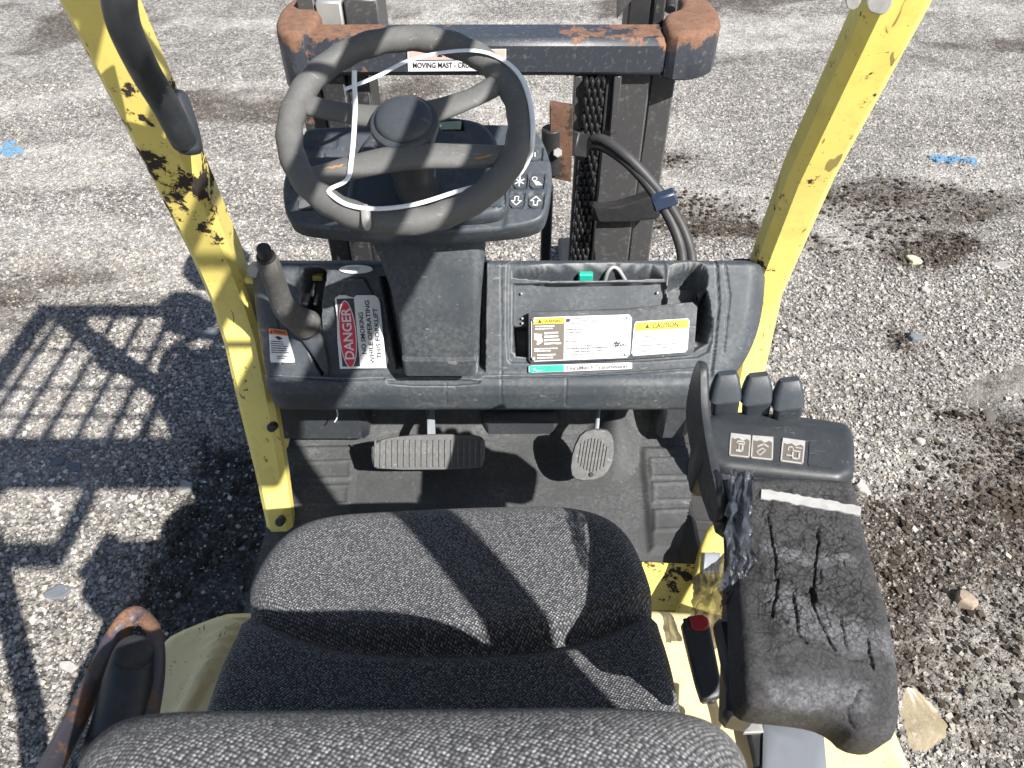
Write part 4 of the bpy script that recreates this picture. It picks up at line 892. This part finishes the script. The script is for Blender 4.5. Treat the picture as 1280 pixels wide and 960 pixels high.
MB().add(*box(at_z(930,985,1.06),at_z(954,870,1.115),.004)).build('slide_rail',BLKS,arm_r)
# torn light strip on the pad
fA2=Frame(fA.O+fA.Z*.0012,fA.X,fA.Y); s=Sticker(*[fA2.w([*fA2.px(u,v),0])[0] for u,v in((952,610),(1077,632),(1075,645),(951,624))],fA.Z,.0004)
R2=np.random.RandomState(3); top=[(t,.0+R2.uniform(0,.18)) for t in np.linspace(1,0,26)]; bot=[(t,1-R2.uniform(0,.2)) for t in np.linspace(0,1,26)]; s.base(top+bot,WORN); s.build('worn_strip',arm_r)
# console
con=empty('lever_console',at_z(965,560,1.28),FL,label='black hydraulic lever console with worn white icons')
fK=Frame(at_z(975,556,1.30),(1,-.10,-.03),(0,1,.12)); LK=[(880,507),(960,508),(1055,520),(1068,526),(1073,560),(1070,602),(1000,596),(880,582),(874,550)]
OK_=resamp(ccw(chaik(fK.pxs(LK),1)),120); 
def hK(x,y): return -.004*ss(.02,.045,y)
V,F,_=pillow_vf(fK,OK_,.075,.012,hK,24); mk('console_housing',V,F,PLB,con,'auto')
def kst(L,off=.0006): return Sticker(*[fK.wp(u,v,off) for u,v in L],fK.Z,.0004)
def icon(s,k):
    m=WORN
    for P_ in ([(0.04,.2),(.04,.96),(.96,.96),(.96,.2)],): s.stroke(P_,.06,m)
    s.poly([(0.02,.02),(.02,.2),(.2,.26),(.4,.2),(.6,.3),(.8,.2),(.98,.3),(.98,.02)],m)
    if k==0: s.stroke([(.35,.40),(.35,.34),(.7,.34),(.7,.45),(.45,.45)],.06,m); s.stroke([(.35,.75),(.62,.75),(.62,.55)],.09,m); s.stroke([(.45,.68),(.45,.55)],.05,m)
    if k==1: s.stroke([(.3,.48),(.55,.36),(.75,.45)],.07,m); s.stroke([(.25,.72),(.40,.85),(.65,.62),(.50,.55),(.25,.72)],.06,m)
    if k==2: s.stroke([(.3,.50),(.3,.36),(.5,.36),(.5,.5),(.8,.5)],.05,m); s.stroke([(.6,.36),(.85,.36)],.05,m); s.stroke([(.25,.72),(.5,.72)],.05,m); s.stroke([(.5,.6),(.5,.82),(.78,.82),(.78,.6)],.07,m)
for k,L in enumerate(([(913,541),(939,544),(937,573),(911,570)],[(940,544),(967,546),(966,576),(938,573)],[(978,547),(1007,551),(1004,581),(975,577)])):
    s=kst(L).base(RR,BRNI); icon(s,k); s.build('control_icon',con)
s=kst([(1012,551),(1044,556),(1041,586),(1010,582)]).base(RR,PLB); s.build('blank_icon_square',con)
for k,(u,v) in enumerate(((909,466),(948,468),(987,474))):
    lv=empty('hydraulic_lever',at_z(u-2,v+50,1.29),con) if False else None
    top=at_z(u,v,1.352); mid=at_z(u-3,v+30,1.325); low=at_z(u-4,v+56,1.285); 
    secs=[]
    for p,w,h_ in((low,.029,.014),(low*.6+mid*.4,.031,.015),(mid+(0,-.004,0),.0315,.016),(mid,.0365,.020),((mid+top)/2,.0325,.018),(top*.85+mid*.15,.0265,.015),(top,.021,.009)):
        d=(top-low);d/=np.linalg.norm(d);X_=np.array([1.,0,0]);X_-=d*X_.dot(d);X_/=np.linalg.norm(X_);Y_=np.cross(d,X_);q_=rrect(w,h_,min(w,h_)*.35,4); secs.append(p+q_[:,:1]*X_+q_[:,1:]*Y_)
    loft('hydraulic_lever',secs,m_plastic('lever_plastic',.045,.11,.6,.42,(.82,1,1.22),.1) if k==0 else bpy.data.materials['lever_plastic'],con)
LF=[(.665,1.29),(.662,1.35),(.64,1.366),(.622,1.346),(.60,1.328),(.55,1.316),(.485,1.312),(.470,1.290),(.50,1.262),(.60,1.255),(.65,1.262)]
V,F,_=pillow_vf(Frame((.223,0,0),(0,1,0),(0,0,1)),resamp(ccw(chaik(np.array(LF),1)),70),.010,.004,None,8); mk('console_fin',V,F,PLB,con,'auto')
MB().add(*box((.2235,.485,1.235),(.30,.60,1.285),.01)).build('console_side',PL,con)

# seat belt buckle
bb=empty('seat_belt_buckle',at_z(882,870,1.08),FL,label='black seat belt buckle with a red release button')
fBk=Frame(at_z(878,825,1.115),(.98,-.17,0),(.17,.98,.28)); LBk2=[(852,771),(885,765),(890,790),(904,860),(903,872),(884,878),(877,874),(858,800)]
V,F,_=pillow_vf(fBk,resamp(ccw(chaik(fBk.pxs(LBk2),1)),60),.022,.005,None,8); mk('buckle_housing',V,F,PLB,bb,'auto')
fR=Frame(fBk.O+fBk.Z*.002,fBk.X,fBk.Y); V,F,_=pillow_vf(fR,resamp(ccw(chaik(fR.pxs([(861,770),(884,767),(888,787),(864,789)]),1)),40),.01,.002,None,5); mk('release_button',V,F,REDP,bb,'auto')
V,F,_=pillow_vf(fR,fR.pxs([(854,773),(860,772),(863,788),(857,788)]),.004,.001,None,3); mk('latch_slot',V,F,BLKI,bb,'auto')
V,F=tube_vf(cr([at_z(888,872,1.10),at_z(892,886,1.06),at_z(896,905,1.0)],4),.006,10); mk('buckle_stalk',V,F,BLKS,bb,True)

# ---- mast
MY=1.60; mast=empty('mast',(0,MY+.1,.2),FL,label='black worn steel lift mast with rusty crossbar')
zb=at_y(640,97,MY)[2]; zt=at_y(640,50,MY)[2]
xa,xb=at_y(385,97,MY)[0],at_y(832,97,MY)[0]
MB().add(*box((xa,MY,zb),(xb,MY+.10,zt),.012)).build('crossbar',RUSTT,mast,label='black crossbar rusted where the paint has worn off its top')
def ear(L,z0,z1,name='crossbar_end'):
    P=resamp(ccw(chaik(np.array(L),1)),60); V,F,_=pillow_vf(Frame((0,0,z1),(1,0,0),(0,1,0)),P,z1-z0,.014,None,8); mk(name,V,F,RUSTT,mast,'auto')
x2=at_y(905,60,MY)[0]; x1_=at_y(816,60,MY)[0]
ear([(xb-.004,MY-.012),(x2-.05,MY-.008),(x2,MY+.04),(x2+.01,MY+.15),(x2-.02,MY+.25),(xb+.05,MY+.26),(xb+.045,MY+.14),(xb+.0,MY+.11),(xb-.01,MY+.05)],zb-.003,zt+.018)
xq=at_y(340,60,MY)[0]
ear([(xa+.012,MY-.012),(xq+.03,MY-.008),(xq,MY+.04),(xq-.01,MY+.16),(xq+.03,MY+.28),(xa-.01,MY+.28),(xa+.0,MY+.16),(xa+.03,MY+.10)],zb-.03,zt+.016)
fM=Frame((0,MY,0),(1,0,0),(0,0,1))
s=Sticker(*[fM.wp(u,v,.0008) for u,v in((508,61),(634,60),(634,89),(509,90))],(0,-1,0)).base(RR,BLKI); s.rect(.01,.03,.99,.97,WHT); s.rect(.02,.07,.98,.44,PNKI); s.tri(.33,.26,.12,BLKI,4); s.text('WARNING',.38,.13,.62,.38,BLKI); s.stroke([(.01,.48),(.99,.48)],.04,BLKI); s.text('MOVING MAST - CRUSH HAZARD',.06,.58,.95,.82,BLKI); s.build('warning_sticker',mast,label='pink and white sticker reading WARNING MOVING MAST - CRUSH HAZARD')
def vb(u0,u1,v,y0,y1,z0,z1,mat,name='mast_rail',bev=.004,lean=0):
    a=at_y(u0,v,y0)[0]; b=at_y(u1,v,y0)[0]; return MB().add(*box((a,y0,z0),(b,y1,z1),bev)).build(name,mat,mast)
vb(758,812,110,MY+.03,MY+.14,.10,zb+.004,RAIL); vb(812,843,110,MY+.06,MY+.19,.10,zb+.002,RAIL); vb(750,768,110,MY+.045,MY+.12,.10,zb+.001,STEEL)
vb(404,432,110,MY+.03,MY+.14,.10,zb+.004,STEEL); vb(434,462,110,MY+.05,MY+.17,.10,zb+.002,STEEL)
vb(372,402,110,MY+.09,MY+.19,.10,zb-.02,STEEL)
V,F=cyl_vf(at_y(735,110,MY+.13)*[1,1,0]+[0,0,.1],at_y(735,110,MY+.13)*[1,1,0]+[0,0,zb-.02],.022,20); mk('lift_cylinder',V,F,BLKS,mast,'auto')
vb(718,727,110,MY+.01,MY+.05,zb-.14,zb-.001,RAIL,'chain_guide',.002); vb(767,776,110,MY+.01,MY+.05,zb-.13,zb-.001,RAIL,'chain_guide',.002)
# inner rails above the crossbar
zt2=zt
vb(374,396,20,MY+.13,MY+.20,zt-.3,zt+.04,RAIL,'inner_rail'); vb(396,428,20,MY+.12,MY+.20,zt-.1,zt+.035,GREYST,'inner_rail')
vb(432,474,20,MY+.12,MY+.24,zt-.1,zt+.04,RAIL,'carriage_bracket')
V,F,_=pillow_vf(Frame((0,MY+.115,0),(1,0,0),(0,0,1)),Frame((0,MY+.115,0),(1,0,0),(0,0,1)).pxs([(771,24),(771,-12),(800,-12)]),.008,.001,None,3); mk('carriage_gusset',V,F,RAIL,mast,'auto')
vb(786,814,10,MY+.13,MY+.22,zt-.2,zt+.09,BLKS,'inner_rail'); vb(818,832,10,MY+.12,MY+.22,zt-.2,zt+.05,STEEL,'inner_rail')
V,F=cyl_vf(at_y(838,12,MY+.13),at_y(838,-6,MY+.17),.012,12,.002); mk('roller_pin',V,F,BLKS,mast,'auto')
# rusty bracket plate with bolt
V,F,_=pillow_vf(Frame((0,1.50,0),(1,0,0),(0,0,1)),Frame((0,1.50,0),(1,0,0),(0,0,1)).pxs([(687,128),(717,133),(714,228),(688,223)]),.012,.002,None,4); mk('rusty_bracket',V,F,RUST,mast,'auto')
V,F=cyl_vf(at_y(697,191,1.50),at_y(697,191,1.483),.0105,6,.002); mk('bolt',V,F,GREYST,mast,False)
MB().add(*bar_vf(at_y(712,178,1.52),at_y(728,182,1.585),.035,.05,(0,0,1))).build('bracket_arm',BLKS,mast)
V,F=cyl_vf(at_y(690,160,1.515),at_y(690,215,1.515),.022,14,.002); mk('tilt_pin',V,F,BLKS,mast,'auto')
a=at_y(685,235,1.40); MB().add(*box((a[0]-.011,1.39,.6),(a[0]+.011,1.42,a[2]),.003)).build('guide_rod',BLKS,mast)
fx_=Frame((0,MY+.0,0),(1,0,0),(0,0,1)); V,F,_=pillow_vf(fx_,chaik(fx_.pxs([(727,258),(760,262),(800,250),(826,240),(828,268),(818,277),(728,279)]),1),.03,.004,None,4); mk('hose_bracket',V,F,BLKS,mast,'auto')
# chain on the mast
chn=empty('lift_chain',at_y(740,200,MY),FL)
zc=zb+.0; k=0; cx=at_y(743,110,MY)[0]
while zc>.55:
    x=cx-(zb-zc)*.012
    for dx,w in(((-.012,.004),(.0,.005),(.012,.004)) if k%2 else ((-.006,.005),(.006,.005),(.018,.003),(-.018,.003))):
        mb=MB().add(*box((x+dx-w/2-.002,MY-.012,zc-.022),(x+dx+w/2+.002,MY+.010,zc),.004)); mb.build('chain_link',CHAINM,chn)
    V,F=cyl_vf((x-.021,MY-.002,zc-.011),(x+.021,MY-.002,zc-.011),.0035,6); mk('chain_pin',V,F,CHAINM,chn,True)
    zc-=.019; k+=1
# hoses
for off in(0,1):
    H1=cr([at_y(742,182-off*8,1.56),at_y(756,184-off*8,1.54),at_y(785,204-off*7,1.50),at_y(812+off*5,234-off*3,1.47),at_y(834+off*9,268-off*2,1.45),at_y(848+off*11,300,1.42),at_y(853+off*12,330,1.38),at_y(850+off*12,372,1.33)],6)
    V,F=tube_vf(H1,.0115,14); mk('hydraulic_hose',V,F,RUB,mast,True)
c=at_y(829,250,1.445); MB().add(*bar_vf(c+np.array([-.022,0,-.009]),c+np.array([.026,0,.011]),.028,.032,(.4,0,1),.004)).build('hose_clamp',m_flat('blue_grey_clamp',(.03,.045,.085),.4),mast)
# forks and carriage plates ahead of the mast
for x in(-.25,.25): MB().add(*box((x-.05,MY+.25,.05),(x+.05,MY+1.25,.09),.01)).add(*box((x-.05,MY+.24,.05),(x+.05,MY+.285,.55),.01)).build('fork',BLKS,mast)
for z in(.2,.5): MB().add(*box((-.45,MY+.20,z),(.45,MY+.238,z+.09),.006)).build('carriage_bar',BLKS,mast)

# ================================================================ loose things
# white nylon tie round the wheel
def W_(u,v,off): return fW.wp(u,v,off)
pts=[W_(430,112,.012),W_(470,96,.016),W_(510,76,.018),W_(557,65,.019),W_(600,64,.0195),W_(632,77,.0195),W_(652,98,.018),W_(663,130,.016),W_(666,170,.012),W_(660,200,-.012),W_(640,225,-.020),W_(600,232,-.004),W_(575,238,.012),W_(520,255,.020),W_(470,261,.021),W_(435,256,.020),W_(414,243,.0185),W_(413,236,.016),W_(434,224,.012),W_(439,200,.013),W_(442,170,.018),W_(444,130,.024),W_(443,105,.030),W_(443,88,.036)]
V,F=tube_vf(cr(pts,6),.0032,8,flat=.35,up=fW.Z); mk('cable_tie',V,F,CBL,None,True,org=WC+np.array([0,0,-.03]),label='long white plastic tie looped loosely round the steering wheel rim',cat='cable tie')
pts=[W_(456,256,.019),W_(457,264,.020),W_(458,275,.017),W_(459,288,.008)]
p0=W_(457,256,.018); V,F=tube_vf(cr(pts,4),np.interp(np.linspace(0,1,13),[0,.3,.8,1],[.003,.0055,.0055,.002]),8,flat=.3,up=fW.Z); mk('key_tag',V,F,GREYST,None,'auto',org=p0,label='small dull metal tag hanging from the lower rim of the steering wheel',cat='tag')
# tray contents
p=fp(731,348,-.025); mk('green_clip',*box(p+np.array([-.011,-.006,-.008]),p+np.array([.013,.012,.012]),.002),GRNI,None,False,org=p-np.array([0,0,.008]),label='small green plastic piece lying in the dashboard tray',cat='plastic piece')
p=fp(768,342,-.02); k_=cr([fp(756,352,-.028),fp(760,340,-.018),fp(766,334,-.016),fp(773,337,-.018),fp(782,351,-.028)],6); V,F=tube_vf(k_,.0034,10); mk('metal_loop',V,F,ALU,None,True,org=p,label='bent light metal loop sticking out of the dashboard tray',cat='metal loop')
# torn plastic film hanging from the armrest edge
def film(name,L0,L1,z0,z1,mat,label,amp=.006,seed=1,cat='plastic film',nn=40):
    A_=cr([at_z(u,v,z) for (u,v),z in zip(L0,z0)],8); B2=cr([at_z(u,v,z) for (u,v),z in zip(L1,z1)],8); m=18; V=[]
    for i in range(len(A_)):
        for j in range(m):
            t=j/(m-1); V.append(A_[i]*(1-t)+B2[i]*t)
    V=np.array(V); ii=np.repeat(np.arange(len(A_)),m); jj=np.tile(np.arange(m),len(A_))
    nz=fbm(ii*.23+seed,jj*.6,3,seed)-.5; V[:,2]+=amp*2*nz; V[:,0]+=amp*1.2*(fbm(ii*.3,jj*.5+9,3,seed+4)-.5)
    V[:,0]+=np.where((jj==0)|(jj==m-1),.004*(hsh(ii*1.,jj*1.,seed)-.5),0)
    top=V; bot=V-np.array([0,0,.0004]); n=len(V); F=gridF(len(A_),m); F=np.vstack([F,F[:,::-1]+n])
    mk(name,np.vstack([top,bot]),F,mat,None,True,org=V.mean(0)-np.array([0,0,.03]),label=label,cat=cat)
film('plastic_film',[(916,588),(912,630),(908,680),(904,725),(900,762)],[(940,590),(938,630),(940,672),(944,705),(926,740)],[1.33,1.325,1.32,1.30,1.26],[1.335,1.33,1.33,1.325,1.29],FILM,'torn clear plastic film clinging to the inner edge of the armrest',.009,2)
film('plastic_film',[(868,722),(866,745),(862,770),(858,810)],[(908,690),(912,730),(905,770),(893,812)],[1.0,1.0,.995,.985],[1.06,1.06,1.03,1.0],AMBER,'yellowed plastic flap behind the seat belt buckle',.004,5)
film('plastic_film',[(1130,860),(1128,890),(1132,915),(1140,938)],[(1142,860),(1168,885),(1184,915),(1160,938)],[1.02,1.015,1.01,1.0],[1.02,1.0,.99,.99],AMBER,'yellowed plastic flap sticking out behind the armrest',.0012,6)
